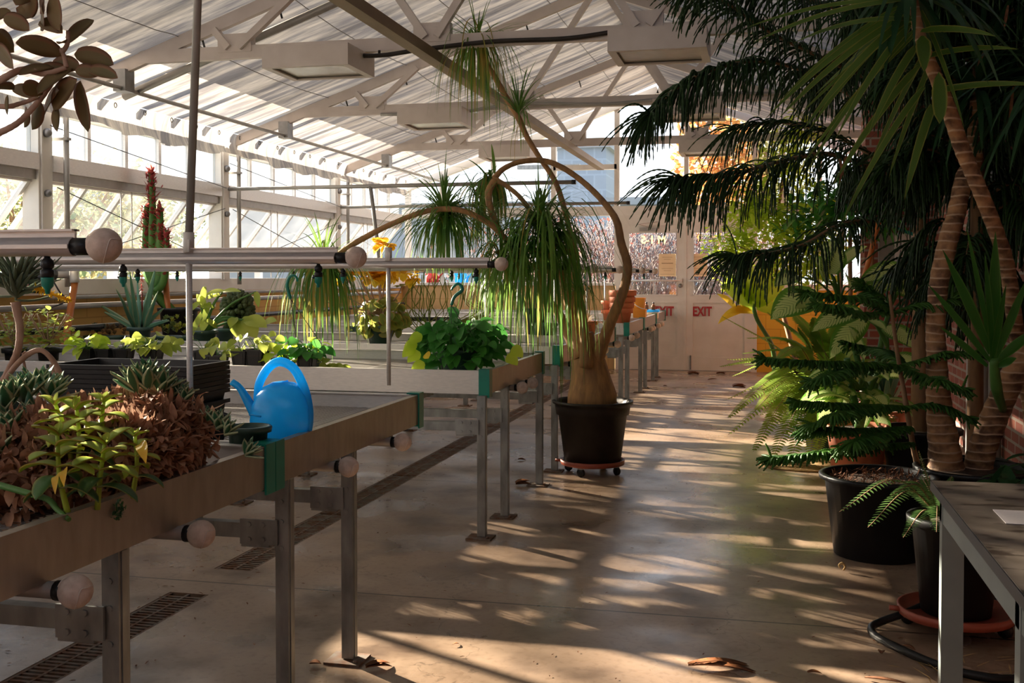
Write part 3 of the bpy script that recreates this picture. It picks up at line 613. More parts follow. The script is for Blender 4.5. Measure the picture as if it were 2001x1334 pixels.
def deckmat():
    m, N, L = newmat('expanded_metal_mesh'); o = N.new('ShaderNodeOutputMaterial'); b = pbsdf(N, (0.30,0.28,0.26), 0.45, 0.6)
    g = N.new('ShaderNodeNewGeometry'); s = N.new('ShaderNodeSeparateXYZ'); L.new(g.outputs['Position'], s.inputs[0])
    def diag(sg):
        a = N.new('ShaderNodeMath'); a.operation = 'MULTIPLY'; L.new(s.outputs[0], a.inputs[0]); a.inputs[1].default_value = 1/0.040
        c = N.new('ShaderNodeMath'); c.operation = 'MULTIPLY_ADD'; L.new(s.outputs[1], c.inputs[0]); c.inputs[1].default_value = sg/0.024; L.new(a.outputs[0], c.inputs[2])
        f = N.new('ShaderNodeMath'); f.operation = 'FRACT'; L.new(c.outputs[0], f.inputs[0])
        k = N.new('ShaderNodeMath'); k.operation = 'LESS_THAN'; L.new(f.outputs[0], k.inputs[0]); k.inputs[1].default_value = 0.34; return k
    a, c = diag(1), diag(-1); mx = N.new('ShaderNodeMath'); mx.operation = 'MAXIMUM'; L.new(a.outputs[0], mx.inputs[0]); L.new(c.outputs[0], mx.inputs[1])
    t = N.new('ShaderNodeBsdfTransparent'); ms = N.new('ShaderNodeMixShader'); L.new(mx.outputs[0], ms.inputs[0]); L.new(t.outputs[0], ms.inputs[1]); L.new(b.outputs[0], ms.inputs[2]); L.new(ms.outputs[0], o.inputs[0]); return m
M['deck'] = deckmat()
def tennis_ball(parent, c, r=0.0335, dark=True):
    o = MB().ball(c, r, 20).build('tennis_ball', M['felt'], parent)
    pts = []
    for k in range(33):
        a = 2*math.pi*k/32; v = V((math.cos(a)+0.35*math.cos(3*a)*0.6, math.sin(a)-0.35*math.sin(3*a)*0.6, 0.9*math.cos(2*a+0.4)))
        v = v.normalized()*(r+0.0002); v.rotate(Matrix.Rotation(0.9, 3, 'X')); pts.append(V(c)+v)
    MB().tube(pts, 0.0011, 5).build('seam', M['seam'], o)
    return o
benches = [  # first bench is out of view, added to continue the row and shade the floor
 (0.0, 1.38, (0.2,0.7), (0.5,1.0), 'rolling greenhouse bench added at the camera end of the row, outside the picture, to shade the floor'),  # y0, y1, legs, rollers, label
 (1.42, 2.812, (1.57,2.08), (1.83,2.31), 'nearest rolling greenhouse bench with dead brown succulents, green corner cap'),
 (2.84, 4.18, (2.94,3.45), (3.24,3.77), 'rolling greenhouse bench holding the blue watering can, green corner caps'),
 (5.28, 6.66, (5.24,5.73), (5.78,6.05), 'rolling greenhouse bench under the leafy hanging pothos pot'),
 (7.22, 8.60, (6.66,7.17), (7.44,8.1), 'rolling greenhouse bench just behind the potted palm trunk'),
 (8.65, 10.0, (8.3,8.8), (8.9,9.7), 'rolling greenhouse bench whose end shows between the palm stems'),
 (11.0, 12.38, (10.6,11.1), (10.75,11.2), 'rolling greenhouse bench carrying the stacked terracotta pots'),
 (12.43, 13.8, (12.3,12.8), (12.6,12.85), 'rolling greenhouse bench carrying the ochre buckets'),
 (13.85, 15.1, (13.7,14.2), (13.5,13.95), 'farthest rolling greenhouse bench, against the left exit door'),
]
for bi, (y0, y1, legs, rollers, lab) in enumerate(benches):
    t = thing('greenhouse_bench', lab, 'bench', (XE, (y0+y1)/2, 0), 'aluminium rolling benches in the row')
    w = 0.012
    MB().box(XE-w, XE, y0+0.01, y1-0.01, 0.73, BZ).box(XE-0.03, XE-w, y0+0.014, y1-0.014, BZ-0.005, BZ-0.001).build('end_panel', M['alushade'], t)
    MB().box(XF+.0125, XE-0.0125, y0, y0+w, 0.73, BZ).box(XF+.013, XE-0.014, y0+w, y0+0.03, BZ-0.005, BZ-0.001).build('side_panel', M['alu'], t)
    MB().box(XF+.0125, XE-0.0125, y1-w, y1, 0.73, BZ).box(XF+.013, XE-0.014, y1-0.03, y1-w, BZ-0.005, BZ-0.001).build('side_panel', M['alu'], t)
    MB().box(XF, XF+w, y0, y1, 0.73, BZ).build('end_panel', M['alu'], t)
    d = MB(); d.face([(XF+w,y0+w,DZ),(XE-w,y0+w,DZ),(XE-w,y1-w,DZ),(XF+w,y1-w,DZ)]); d.build('mesh_deck', M['deck'], t)
    sl = MB()
    for k in range(6): x = XE-0.25-k*0.68; sl.box(x-0.02, x+0.02, y0+w, y1-w, DZ-0.045, DZ-0.006)
    sl.build('deck_support', M['alu'], t)
    for yy, s in ((y0, 1), (y1, -1)):
        lo_, hi_ = (yy-0.012, yy+0.045) if s > 0 else (yy-0.045, yy+0.012)
        c = MB().box(XE+0.001, XE+0.007, lo_, hi_, 0.715, BZ+0.008)
        c.box(XE-0.05, XE+0.001, lo_ if s > 0 else hi_-0.008, lo_+0.008 if s > 0 else hi_, 0.715, BZ+0.008).box(XE-0.05, XE+0.001, lo_+.008, hi_-.008, BZ+0.002, BZ+0.008)
        c.build('corner_cap', M['green'], t)
    for ly in legs:
        for lx in (XE-0.03, -3.0, -4.6):
            g = MB().box(lx-0.021, lx+0.021, ly-0.0, ly+0.042, 0.01, 0.726)
            g.box(lx+0.021, lx+0.024, ly+0.01, ly+0.032, 0.01, 0.726)
            for z in (0.6, 0.52, 0.66): g.tube([(lx+0.0, ly-0.004, z), (lx+0.0, ly+0.0, z)], 0.007, 8)
            lo = g.build('leg', M['galv'], t)
            MB().box(lx-0.07, lx+0.06, ly-0.045, ly+0.07, 0.0, 0.008).tube([(lx+0.04, ly-0.025, 0.008), (lx+0.04, ly-0.025, 0.02)], 0.009, 6).build('foot_plate', M['rust'], lo)
        bx = XE-0.07
        b = MB().box(bx-0.09, bx+.03, ly-0.012, ly-0.004, 0.53, 0.605).box(bx-0.09, bx, ly-0.004, ly+0.045, 0.52, 0.528)
        for q in (0.015, 0.06): 
            for z in (0.59, 0.545): b.tube([(bx-q, ly-0.018, z), (bx-q, ly-0.01, z)], 0.008, 6)
        b.build('bracket', M['galv'], t)
        MB().box(-4.9, bx-0.03, ly, ly+0.035, 0.545, 0.59).build('under_rail', M['galv'], t)
    for lx in (-1.85, -3.0, -4.6):
        MB().box(lx-0.02, lx+0.02, legs[0]-0.04, legs[1]+0.08, 0.66, 0.69).build('cross_rail', M['galv'], t)
    for ry in rollers:
        p = MB().tube([(XF+0.3, ry, 0.715), (XE+0.03, ry, 0.715)], 0.017, 12).build('roller_pipe', M['greyframe'], t)
        MB().tube([(XE+0.02, ry, 0.715), (XE+0.04, ry, 0.715)], 0.02, 12).build('rubber_sleeve', M['black'], p)
        tennis_ball(t, (XE+0.062, ry, 0.716))
# ---- irrigation rails above the benches
rails = [(1.84,'nearest, ending in the big tennis ball at the left'), (3.15,'second from the camera, with the long slanted hanger pipe'), (5.04,'third from the camera, above the yellow begonia'), (6.95,'fourth from the camera, mostly hidden by palm leaves'), (7.9,'fifth, its ball just behind the palm stems'), (9.35,'sixth, its end hidden behind the right palm stem'), (11.1,'seventh, ending in front of the left exit door'), (12.4,'farthest one, ending in front of the left exit door')]
for i, (y, lab) in enumerate(rails):
    t = thing('irrigation_rail', 'aluminium irrigation rail with sprinklers, '+lab, 'irrigation rail', (-1.8, y, DZ), 'irrigation rails over the benches')
    z = 1.388; xe = -1.31
    r = MB().tube([(XF, y, z), (xe, y, z)], 0.019, 14).box(XF, xe+0.004, y-0.003, y+0.003, z+0.012, z+0.034).box(XF, xe+0.004, y-0.012, y+0.012, z+0.03, z+0.034)
    r.box(XF, xe, y-0.0215, y-0.017, z-0.004, z+0.004)
    r.build('rail', M['alu'], t)
    MB().tube([(xe, y, z), (xe+0.035, y, z)], 0.0175, 12).build('rubber_sleeve', M['black'], t)
    tennis_ball(t, (xe+0.066, y, z+0.002), 0.034)
    px = -1.82
    MB().tube([(px, y, DZ), (px, y, z-0.015)], 0.0105, 10).build('support_pole', M['alu'], t)
    MB().tube([(px+0.0, y-0.0, z+0.02), (px, y, z+0.085)], 0.018, 10).tube([(px+0.012, y-0.02, z+0.02), (px+0.015, y-0.025, z+0.06)], 0.004, 6).build('pipe_socket', M['white'], t)
    if i == 1: MB().tube([(px, y, z+0.05), (px+0.12, y, roofz(px)+0.03)], 0.0135, 12).build('hanger_pipe', M['greyframe'], t)
    for k, sx_ in enumerate((xe-0.06, xe-0.75, xe-1.9, xe-2.8)):
        n = MB().ball((sx_, y, z-0.034), 0.0135, 10).tube([(sx_, y, z-0.018), (sx_, y, z-0.07)], 0.006, 8).lathe([(0.009,-0.062),(0.013,-0.058),(0.0135,-0.046),(0.008,-0.043)], (sx_, y, z), 10).tube([(sx_-0.018, y, z-0.06), (sx_, y, z-0.058)], 0.006, 6)
        no = n.build('sprinkler', M['black'], t)
        MB().lathe([(1e-4,-0.093),(0.004,-0.092),(0.006,-0.083),(0.0115,-0.077),(0.0125,-0.062),(0.0125,-0.06)], (sx_, y, z), 12).build('nozzle', M['green'], no)
# ================================================================ pots
def pot(parent, c, rt, rb, h, mt, rim=0.03, rw=0.012, soil=True, n=36, name='pot', soil_d=0.03, label=None):
    c = V(c)
    prof = [(rb-0.004,0),(rb,0.003),(rt-0.006,h-rim),(rt+rw,h-rim),(rt+rw+0.002,h-0.004),(rt+rw-0.002,h),(rt-0.004,h),(rt-0.008,h-0.01),(rt-0.014,h-rim-0.02),(max(rb-0.006,0.005),0.006)]
    o = MB().lathe(prof, c, n).build(name, mt, parent, label)
    if soil:
        s = MB(); rs = rt-0.012-(rt-rb)*soil_d/h; k = 9; 
        s.lathe([(rs, h-soil_d-0.004),(rs*0.85,h-soil_d+0.004),(rs*0.5,h-soil_d+0.01),(1e-5,h-soil_d+0.012)], c, 20).build('soil', M['soil'], parent)
    return o
def square_pot(parent, c, w, h, mt, name='pot'):
    c = V(c); mb = MB(); b = w*0.78
    mb.lathe([(b*0.69,0),(b*0.7,0.002),(w*0.7,h-0.01),(w*0.73,h-0.01),(w*0.73,h),(w*0.68,h),(b*0.66,0.005)], c, 4, math.pi/4)
    for i in range(len(mb.sm)): mb.sm[i] = False
    for sx_ in (-1,1):
        for k in (-0.5,0.5):
            mb.bar(c+V((k*w*0.6, sx_*b*0.5, 0.005)), c+V((k*w*0.66, sx_*w*0.505, h-0.012)), 0.003, 0.003); mb.bar(c+V((sx_*b*0.5, k*w*0.6, 0.005)), c+V((sx_*w*0.505, k*w*0.66, h-0.012)), 0.003, 0.003)
    o = mb.build(name, mt, parent)
    MB().box(c.x-w*0.47, c.x+w*0.47, c.y-w*0.47, c.y+w*0.47, c.z+h*0.7, c.z+h-0.012).build('soil', M['soil'], parent); return o
def dolly(c, r, lab, z=0.065):
    t = thing('plant_dolly', lab, 'plant dolly', (c[0], c[1], 0))
    MB().lathe([(r-0.02,z-0.005),(r,z),(r+0.004,z+0.03),(r-0.006,z+0.032),(r-0.012,z+0.012),(1e-5,z+0.01)], (c[0],c[1],0), 36).build('tray', M['redtray'], t)
    MB().tube([(c[0]-r+0.01,c[1]-0.03,z+0.018),(c[0]-r-0.035,c[1]-0.03,z+0.02)], 0.01, 8).build('drain_spout', M['redtray'], t)
    for k in range(4):
        a = math.pi/4+0.5+k*math.pi/2; x, y = c[0]+math.cos(a)*(r-0.035), c[1]+math.sin(a)*(r-0.035)
        w = MB().lathe([(0.008,-0.012),(0.026,-0.012),(0.0285,-0.008),(0.0285,0.008),(0.026,0.012),(0.008,0.012)], (0,0,0), 18)
        for v in w.v: v.rotate(Matrix.Rotation(math.pi/2,3,'Y')); v.rotate(Matrix.Rotation(a*1.7,3,'Z')); v += V((x,y,0.0287))
        wo_ = w.build('caster', M['black'], t)
        MB().box(x-0.016,x+0.016,y-0.018,y+0.018,0.052,z).build('bracket', M['steel'], wo_)

# ================================================================ foliage builders
def tuft(mb, c, axis, n, L, w, spread=1.0, droop=1.2, segs=7, prof='strap', low=-0.3, fold=0.1):
    c = V(c); ax = V(axis).normalized(); o = ax.orthogonal().normalized(); q = ax.cross(o)
    for i in range(n):
        u = R.random(); a = R.uniform(0, 2*math.pi); th = (low + (1-low)*u)  # cos of angle from axis
        th = max(-1, min(1, 1-(1-th)*spread)); s = math.sqrt(max(0, 1-th*th))
        d = ax*th + (o*math.cos(a)+q*math.sin(a))*s
        l = L*R.uniform(0.65, 1.1)
        mb.leaf(c+d*0.02-ax*R.uniform(0,0.05), d, l, w*R.uniform(0.7,1.15), segs, droop*R.uniform(0.6,1.3), fold, prof)
def hang(mb, c, n, L, w, rx=0.14, segs=9, droop=5.0, z0=0.0, hk=1.0):
    for i in range(n):
        a = R.uniform(0, 2*math.pi); k = R.uniform(0.2, 1.0)*hk
        d = V((math.cos(a)*k, math.sin(a)*k, R.uniform(-0.35, 0.6)))
        mb.leaf(V(c)+V((R.gauss(0,0.02),R.gauss(0,0.02),R.uniform(-0.05,z0+0.02))), d, L*R.uniform(0.55,1.1), w*R.uniform(0.6,1.1), segs, droop*R.uniform(0.7,1.5), 0.12, 'strap')
def D(px, py, d): return P(px, py, D=d)
def path(pts): return [P(a, b, D=c) for a, b, c in pts]

# ================================================================ the potted palm in the aisle
pc = V((-1.137, 7.18, 0)); zc = 7.25
dolly(pc, 0.215, 'round red brown dolly on black casters carrying the big palm pot in the aisle')
t = thing('ponytail_palm', 'big ponytail palm with swollen trunk and arching stems in a black pot in the aisle', 'potted palm', (pc.x, pc.y, 0.078))
prof = [(0.185,0.0),(0.19,0.004),(0.232,0.32),(0.246,0.325),(0.254,0.37),(0.256,0.395),(0.272,0.40),(0.275,0.415),(0.262,0.418),(0.25,0.40),(0.235,0.36),(0.18,0.012)]
MB().lathe(prof, (pc.x,pc.y,0.078), 44).build('pot', M['blackrough'], t)
MB().lathe([(0.243,0.375),(0.15,0.385),(1e-5,0.39)], (pc.x,pc.y,0.078), 24).build('soil', M['soil'], t)
tr = MB()
base = MB()
rz0 = 0.44
tr.tube([V((pc.x-0.005,pc.y,rz0)), D(1157,770,zc), D(1155,740,zc), D(1150,710,zc), D(1143,680,zc), D(1139,650,zc)], [0.175,0.165,0.15,0.125,0.115,0.088,0.06], 22, zig=0.012)
for v in tr.v: v += V((noise.noise(v*9)*0.02, noise.noise(v*9+V((5,5,5)))*0.02, 0))
tr.tube(spline(path([(1152,722,7.2),(1170,690,7.2),(1183,655,7.15),(1197,620,7.1),(1212,585,7.05),(1223,550,7.05),(1226,515,7.1),(1214,475,7.15),(1204,430,7.2),(1177,392,7.3),(1140,356,7.4),(1100,328,7.4),(1062,314,7.4),(1018,316,7.35),(985,329,7.3),(966,348,7.25)]), 5), [0.062,0.042,0.036,0.032,0.03,0.026,0.022,0.02,0.02,0.018,0.02], 10, zig=0.03)
tr.tube(spline(path([(1138,700,7.2),(1128,650,7.25),(1121,600,7.3),(1122,560,7.35),(1119,510,7.4),(1116,466,7.45),(1101,402,7.5),(1084,353,7.5),(1056,310,7.5),(1030,268,7.5),(1010,224,7.5),(988,189,7.5),(965,147,7.5),(947,118,7.5),(932,80,7.5)]), 5), [0.06,0.036,0.028,0.024,0.022,0.02,0.019,0.018,0.02,0.024,0.02,0.017,0.015], 10, zig=0.03)
tr.tube(spline(path([(1132,700,7.25),(1112,655,7.3),(1090,610,7.35),(1068,582,7.4),(1058,540,7.4),(1070,500,7.4),(1068,470,7.35),(1048,445,7.3),(1037,415,7.25),(1016,385,7.2),(988,362,7.2),(966,350,7.2)]), 5), [0.05,0.034,0.028,0.024,0.02,0.018,0.016,0.016,0.02], 10, zig=0.03)
tr.tube(spline(path([(1120,640,7.3),(1103,560,7.2),(1087,510,7.1),(1050,490,7.0),(1000,475,6.9),(960,440,6.85),(915,415,6.8),(870,408,6.8),(820,416,6.8),(760,440,6.8),(715,463,6.8),(685,480,6.8),(655,500,6.8),(632,512,6.8)]), 5), [0.03,0.024,0.02,0.018,0.018,0.017,0.018,0.017,0.018,0.019,0.015,0.012], 10, zig=0.03)
tr.tube(spline(path([(966,352,7.2),(955,375,7.15),(957,402,7.1),(967,430,7.1),(982,460,7.1),(1000,480,7.05),(1015,505,7.0)]), 5), [0.024,0.024,0.022,0.02,0.018,0.014], 10, zig=0.03)
tr.tube(spline(path([(1146,715,7.1),(1143,660,7.05),(1137,610,7.0),(1133,580,7.0),(1130,555,7.0)]), 5), [0.05,0.03,0.026,0.022,0.02], 10, zig=0.03)
M['palmbark'] = mat('ringed_tan_palm_bark', (0.46,0.24,0.09), (0.28,0.145,0.065), 0.75, 0, 26, 0.55, (1.2,1.2,0.22))
tr.build('trunk', M['palmbark'], t)
def palmtuft(c, up_n, up_L, axis, hg_n, hg_L, w=0.011, yel=0.12, low=0.1, nm='leaf_crown', spread=1.0, dr=1.0, hk=1.0):
    a, b = MB(), MB()
    if up_n: tuft(a, c, axis, up_n, up_L, w, spread, dr, 8, low=low)
    if hg_n: hang(a, c, int(hg_n*(1-yel)), hg_L, w, hk=hk); hang(b, c, int(hg_n*yel)+1, hg_L*0.95, w, hk=hk)
    o = a.build(nm, M['ponytail'], t); 
    if b.v: b.build('yellowing_leaves', M['ponyyellow'], o)
palmtuft(D(932,78,7.5), 70, 0.42, (-0.1,0,1), 170, 0.66, 0.011, 0.45, 0.0)
palmtuft(D(1014,214,7.5), 60, 0.36, (0.05,0,1), 8, 0.3, 0.011, 0.0, 0.35)
palmtuft(D(1012,240,7.5), 0, 0, (0,0,1), 14, 0.35, 0.005, 0.3, 0.2, 'dry_leaf_threads')
palmtuft(D(868,418,7.0), 190, 0.52, (0,0,1), 130, 0.5, 0.013, 0.12, 0.0, dr=1.8)
palmtuft(D(955,350,7.4), 26, 0.3, (-0.4,0,-0.2), 90, 0.42, 0.02, 0.5, -0.6)
palmtuft(D(940,410,7.4), 50, 0.35, (0,0,0.6), 50, 0.45, 0.012, 0.35, -0.2, dr=1.6)
palmtuft(D(1053,430,7.0), 110, 0.42, (0.05,0,1), 80, 0.95, 0.013, 0.06, 0.15, dr=1.4, hk=.35)
palmtuft(D(1062,455,6.9), 60, 0.45, (0.1,0,0.5), 110, 1.05, 0.015, 0.05, -0.2, dr=2.0, hk=.4)
palmtuft(D(1010,490,6.85), 40, 0.4, (-0.4,0,0.2), 80, 0.85, 0.014, 0.15, -0.2, dr=2.2, hk=.5)
palmtuft(D(975,500,6.8), 30, 0.4, (-0.6,0,0.3), 50, 0.6, 0.013, 0.35, -0.2, dr=2.2, hk=.6)
palmtuft(D(632,508,6.8), 50, 0.34, (-0.05,0,1), 190, 0.68, 0.013, 0.3, 0.3)
palmtuft(D(1095,470,6.95), 30, 0.4, (0.4,0,0.6), 70, 0.8, 0.013, 0.1, -0.2, dr=2.2, hk=.4)
palmtuft(D(1130,560,7.0), 60, 0.3, (0,0,1), 30, 0.3, 0.007, 0.2, 0.0, dr=1.2)

# ================================================================ norfolk pines
def pine_branch(mb, ax_pts, r0, Lf, dens, gravity=1.0, fan=10, n_tube=4, rt=0.0052, side=True, flat=False, wood=None):
    """one branch: woody axis and many scaly cord-like branchlets hanging from it"""
    ax = spline(ax_pts, 6); (wood if wood is not None else mb).tube(ax, [r0, r0*0.35], 6, zig=0.05)
    m = len(ax); tot = sum((ax[i+1]-ax[i]).length for i in range(m-1)); cnt = int(tot*dens)
    for k in range(cnt+fan):
        u = (k/cnt)**0.9 if k < cnt else 1.0; f = min(u*(m-1), m-1.001); i = int(f); p = ax[i].lerp(ax[i+1], f-i); tn = (ax[i+1]-ax[i]).normalized()
        sd = tn.cross(V((0,0,1))).normalized() if abs(tn.z) < 0.97 else V((1,0,0))
        if k < cnt:
            s = 1 if k % 2 else -1; up = 0.25 if not flat else 0.15
            d = (tn*R.uniform(0.3,0.9) + sd*s*R.uniform(0.4,1.1) + V((0,0,R.uniform(-0.2,0.55)*(1-0.5*flat)))).normalized()
        else: d = (tn*1.0 + V((R.gauss(0,0.42), R.gauss(0,0.42), R.gauss(0,0.40)))).normalized()
        l = lerpv(Lf, u)*R.uniform(0.6, 1.15); pts = [p]; st = 9; g = gravity*R.uniform(0.7,1.35)
        if k >= cnt: g *= 0.35
        for j in range(st):
            pts.append(pts[-1]+d*(l/st)); d = (d+V((R.gauss(0,0.04),R.gauss(0,0.04),-0.32*g))).normalized()
        pts = [q.lerp(w_, 0.5) if h else q for q, w_ in zip(pts, pts[1:]+[pts[-1]]) for h in (0,1)][:-1]
        mb.tube(pts, [rt, rt*1.05, rt*0.55], n_tube, zig=0.28)
def cord(mb, pts, rt=0.006): mb.tube(spline(pts, 6), [rt, rt*0.6], 5, zig=0.28)

t = thing('norfolk_pine', 'large dark norfolk pine with drooping cord-like branches over the right side of the aisle', 'tree', (0.95, 7.15, 0.35))
w_ = MB().tube(spline([(0.95,7.15,0.35),(0.93,7.1,1.5),(0.9,7.05,2.6),(0.88,7.0,3.0)], 6), [0.06,0.035,0.025], 10, zig=0.04)
pot(t, (0.95,7.15,0.0), 0.24, 0.18, 0.38, M['black'])
br = [
 ([(1690,150,6.2),(1600,110,6.0),(1500,60,5.8),(1410,0,5.6),(1350,-15,5.5)], [0.3,0.3,0.2], 60, 1.0),
 ([(1700,40,6.2),(1560,-10,5.8),(1480,-40,5.6)], [0.4,0.4,0.3], 60, 1.2),
 ([(1700,210,6.2),(1600,150,5.9),(1500,120,5.7),(1420,128,5.6),(1340,160,5.55),(1270,222,5.5)], [0.3,0.34,0.33,0.25], 75, 1.25),
 ([(1705,330,6.2),(1620,300,6.0),(1540,312,5.9),(1450,335,5.8),(1380,345,5.8),(1330,350,5.8)], [0.28,0.36,0.38,0.30], 75, 1.3),
 ([(1710,430,6.0),(1640,440,5.8),(1570,478,5.6),(1500,495,5.5),(1440,500,5.5)], [0.22,0.32,0.32,0.22], 65, 1.25),
 ([(1700,300,6.4),(1620,260,6.6),(1530,240,6.8),(1440,250,6.9)], [0.3,0.35,0.3], 55, 1.1),
]
for k, (pp, lf, dn, g) in enumerate(br):
    b = MB(); pine_branch(b, path(pp), 0.014, [q*1.12 for q in lf], dn*1.9, g, fan=34 if k in (2,3) else 18, wood=w_); b.build('branch', M['pine'], t)
for k in range(30):   # more branches all round the stem
    a = R.uniform(0, 2*math.pi); z = 1.75+1.2*R.random()**.6; d = V((math.cos(a), math.sin(a), 0)); L_ = R.uniform(0.45, 0.6 if z < 2.3 else 0.95)
    if 0.9+d.x*L_ > XR-0.12: L_ = max(0.25, (XR-0.15-0.9)/max(d.x,0.3))
    p0 = V((0.91, 7.05, z)); b = MB(); pine_branch(b, [p0, p0+d*L_*0.5+V((0,0,0.12)), p0+d*L_*0.85+V((0,0,0.08)), p0+d*L_+V((0,0,-0.05))], 0.012, [0.25,0.42,0.35], 84, 1.3, fan=8, n_tube=4, rt=0.0062, wood=w_)
    b.build('branch', M['pine'], t)
w_.build('trunk', M['bark'], t)

# second big pine behind, filling the dark mass at the right wall
t = thing('norfolk_pine', 'tall dark norfolk pine standing close to the brick wall behind the ringed trunks', 'tree', (1.12, 6.3, 0.3))
w_ = MB().tube([(1.12,6.3,0.3),(1.12,6.3,3.0)], [0.045,0.03], 8, zig=0.03)
pot(t, (1.12,6.3,0.0), 0.19, 0.15, 0.32, M['black'])
for k in range(60):
    a = R.uniform(0, 2*math.pi); z = 1.15 + 1.9*(k/60); d = V((math.cos(a), math.sin(a), 0)); L_ = R.uniform(0.3, 0.5 if z < 1.9 else 0.85)
    if 1.12+d.x*L_ > XR-0.08: L_ = max(0.18, (XR-0.1-1.12)/max(d.x,0.3))
    p0 = V((1.12, 6.3, z)); b = MB(); pine_branch(b, [p0, p0+d*L_*0.6+V((0,0,0.1)), p0+d*L_+V((0,0,0.0))], 0.012, [0.22,0.38,0.32], 84, 1.35, fan=8, n_tube=4, rt=0.0068, wood=w_)
    b.build('branch', M['pine'], t)
w_.build('trunk', M['bark'], t)

# young pine in the big black tub, flat tiers
tub = V((0.53, 5.39, 0))
t = thing('young_norfolk_pine', 'young norfolk pine with flat green tiers in a wide black tub', 'potted tree', (tub.x, tub.y, 0))
pot(t, tub, 0.255, 0.205, 0.385, M['black'], rim=0.022, rw=0.02, soil_d=0.035)
cr_ = MB()
for k in range(420):
    a = R.uniform(0,6.28); r = 0.235*math.sqrt(R.random()); cr_.leaf((tub.x+r*math.cos(a), tub.y+r*math.sin(a), 0.355+0.012*R.random()), (R.gauss(0,1),R.gauss(0,1),0.5), R.uniform(0.02,0.05), 0.008, 2, 0)
cr_.build('mulch', M['deadleaf'], t)
stem = spline(path([(1792,905,5.4),(1784,870,5.35),(1772,800,5.3),(1762,740,5.3),(1752,680,5.25),(1743,612,5.2),(1738,575,5.2)]), 5)
w_ = MB().tube(stem, [0.015,0.013,0.010,0.007], 8, zig=0.04)
tiers = [
 ((1743,612),[((1690,585),(1630,578),(1580,572),5.1),((1680,612),(1640,600),(1600,596),4.9),((1790,596),(1830,590),(1860,585),5.3),((1720,590),(1700,570),(1690,560),5.6)]),
 ((1760,715),[((1690,710),(1600,708),(1496,702),4.9),((1660,722),(1620,735),(1590,745),4.7),((1810,700),(1850,690),(1900,690),5.2),((1740,690),(1700,680),(1660,672),5.9),((1800,735),(1840,745),(1880,760),4.9)]),
 ((1772,795),[((1700,792),(1630,790),(1562,786),4.9),((1690,800),(1640,810),(1590,830),4.7),((1820,790),(1860,800),(1890,815),5.2)]),
 ((1778,835),[((1700,840),(1630,838),(1575,842),4.75),((1720,850),(1680,862),(1650,875),4.6)]),
 ((1784,866),[((1700,872),(1610,884),(1508,896),4.75)]),
]
for (p0, fr_) in tiers:
    for (a, b, c, d) in fr_:
        m_ = MB(); pine_branch(m_, [D(p0[0],p0[1],5.3), D(a[0],a[1],(5.3+d)/2), D(b[0],b[1],d), D(c[0],c[1],d)], 0.006, [0.05,0.09,0.07], 230, 0.4, fan=14, n_tube=5, rt=0.0062, flat=True, wood=w_)
        m_.build('branch', M['pinelight'], t)
w_.build('trunk', M['bark'], t)

# ================================================================ ringed yucca / dracaena trunks
def ringbark():
    m, N, L = newmat('ringed_scarred_bark'); o = N.new('ShaderNodeOutputMaterial'); b = pbsdf(N, (0.2,0.1,0.05), 0.8)
    n, r = noisecol(N, L, (0.11,0.05,0.025), (0.42,0.22,0.10), 13, 9, 0.36, 0.62)
    uv = N.new('ShaderNodeTexCoord'); w = N.new('ShaderNodeTexWave'); w.bands_direction = 'Z'; w.inputs['Scale'].default_value = 7.0; w.inputs['Distortion'].default_value = 2.5; w.inputs['Detail'].default_value = 3; L.new(uv.outputs['Object'], w.inputs['Vector'])
    mr = N.new('ShaderNodeMapRange'); L.new(w.outputs['Fac'], mr.inputs[0]); mr.inputs[1].default_value = 0.88; mr.inputs[2].default_value = 0.99
    mx = N.new('ShaderNodeMix'); mx.data_type = 'RGBA'; L.new(mr.outputs[0], mx.inputs[0]); L.new(r.outputs[0], mx.inputs[6]); mx.inputs[7].default_value = (0.50,0.34,0.22,1)
    L.new(mx.outputs[2], b.inputs['Base Color']); ad = N.new('ShaderNodeMath'); L.new(w.outputs['Fac'], ad.inputs[0]); L.new(n.outputs['Fac'], ad.inputs[1]); bump(N, L, ad.outputs[0], 0.6, 0.012, b)
    L.new(b.outputs[0], o.inputs[0]); return m
M['ringbark'] = ringbark()
yc = V((1.0, 5.62, 0))
t = thing('yucca_tree', 'tall yucca with thick ringed leaning trunks behind the grey table', 'potted tree', (yc.x, yc.y, 0))
pot(t, yc, 0.27, 0.22, 0.40, M['black'], rim=0.025, rw=0.015, soil_d=0.03)
b = MB().tube(spline(path([(1850,950,5.3),(1846,885,5.3),(1836,800,5.3),(1832,745,5.3),(1830,690,5.3),(1828,640,5.3),(1835,552,5.3),(1856,458,5.3),(1868,420,5.35),(1885,343,5.4),(1903,315,5.45),(1905,250,5.5),(1910,180,5.5)]), 5), [0.098,0.078,0.062,0.054,0.048,0.046,0.046,0.047,0.044,0.042,0.04,0.036,0.032], 14, zig=0.03)
b.build('trunk', M['ringbark'], t)
b = MB().tube(spline(path([(1905,960,5.35),(1916,890,5.3),(1937,830,5.25),(1960,775,5.2),(1988,720,5.15),(2030,650,5.1),(2080,540,5.05),(2120,400,5.0)]), 5), [0.075,0.068,0.066,0.062,0.06,0.056,0.052,0.048], 14, zig=0.03)
b.build('trunk', M['ringbark'], t)
b = MB().tube(spline(path([(2035,940,5.6),(2010,760,5.4),(1985,640,5.2),(1968,520,5.0),(1941,438,4.85),(1918,380,4.75),(1895,326,4.7),(1876,280,4.65),(1858,225,4.6),(1835,165,4.55),(1808,100,4.5),(1792,50,4.5),(1785,0,4.5),(1782,-30,4.5)]), 5), [0.05,0.042,0.036,0.034,0.034,0.033,0.034,0.033,0.03,0.027,0.024,0.02,0.018], 12, zig=0.03)
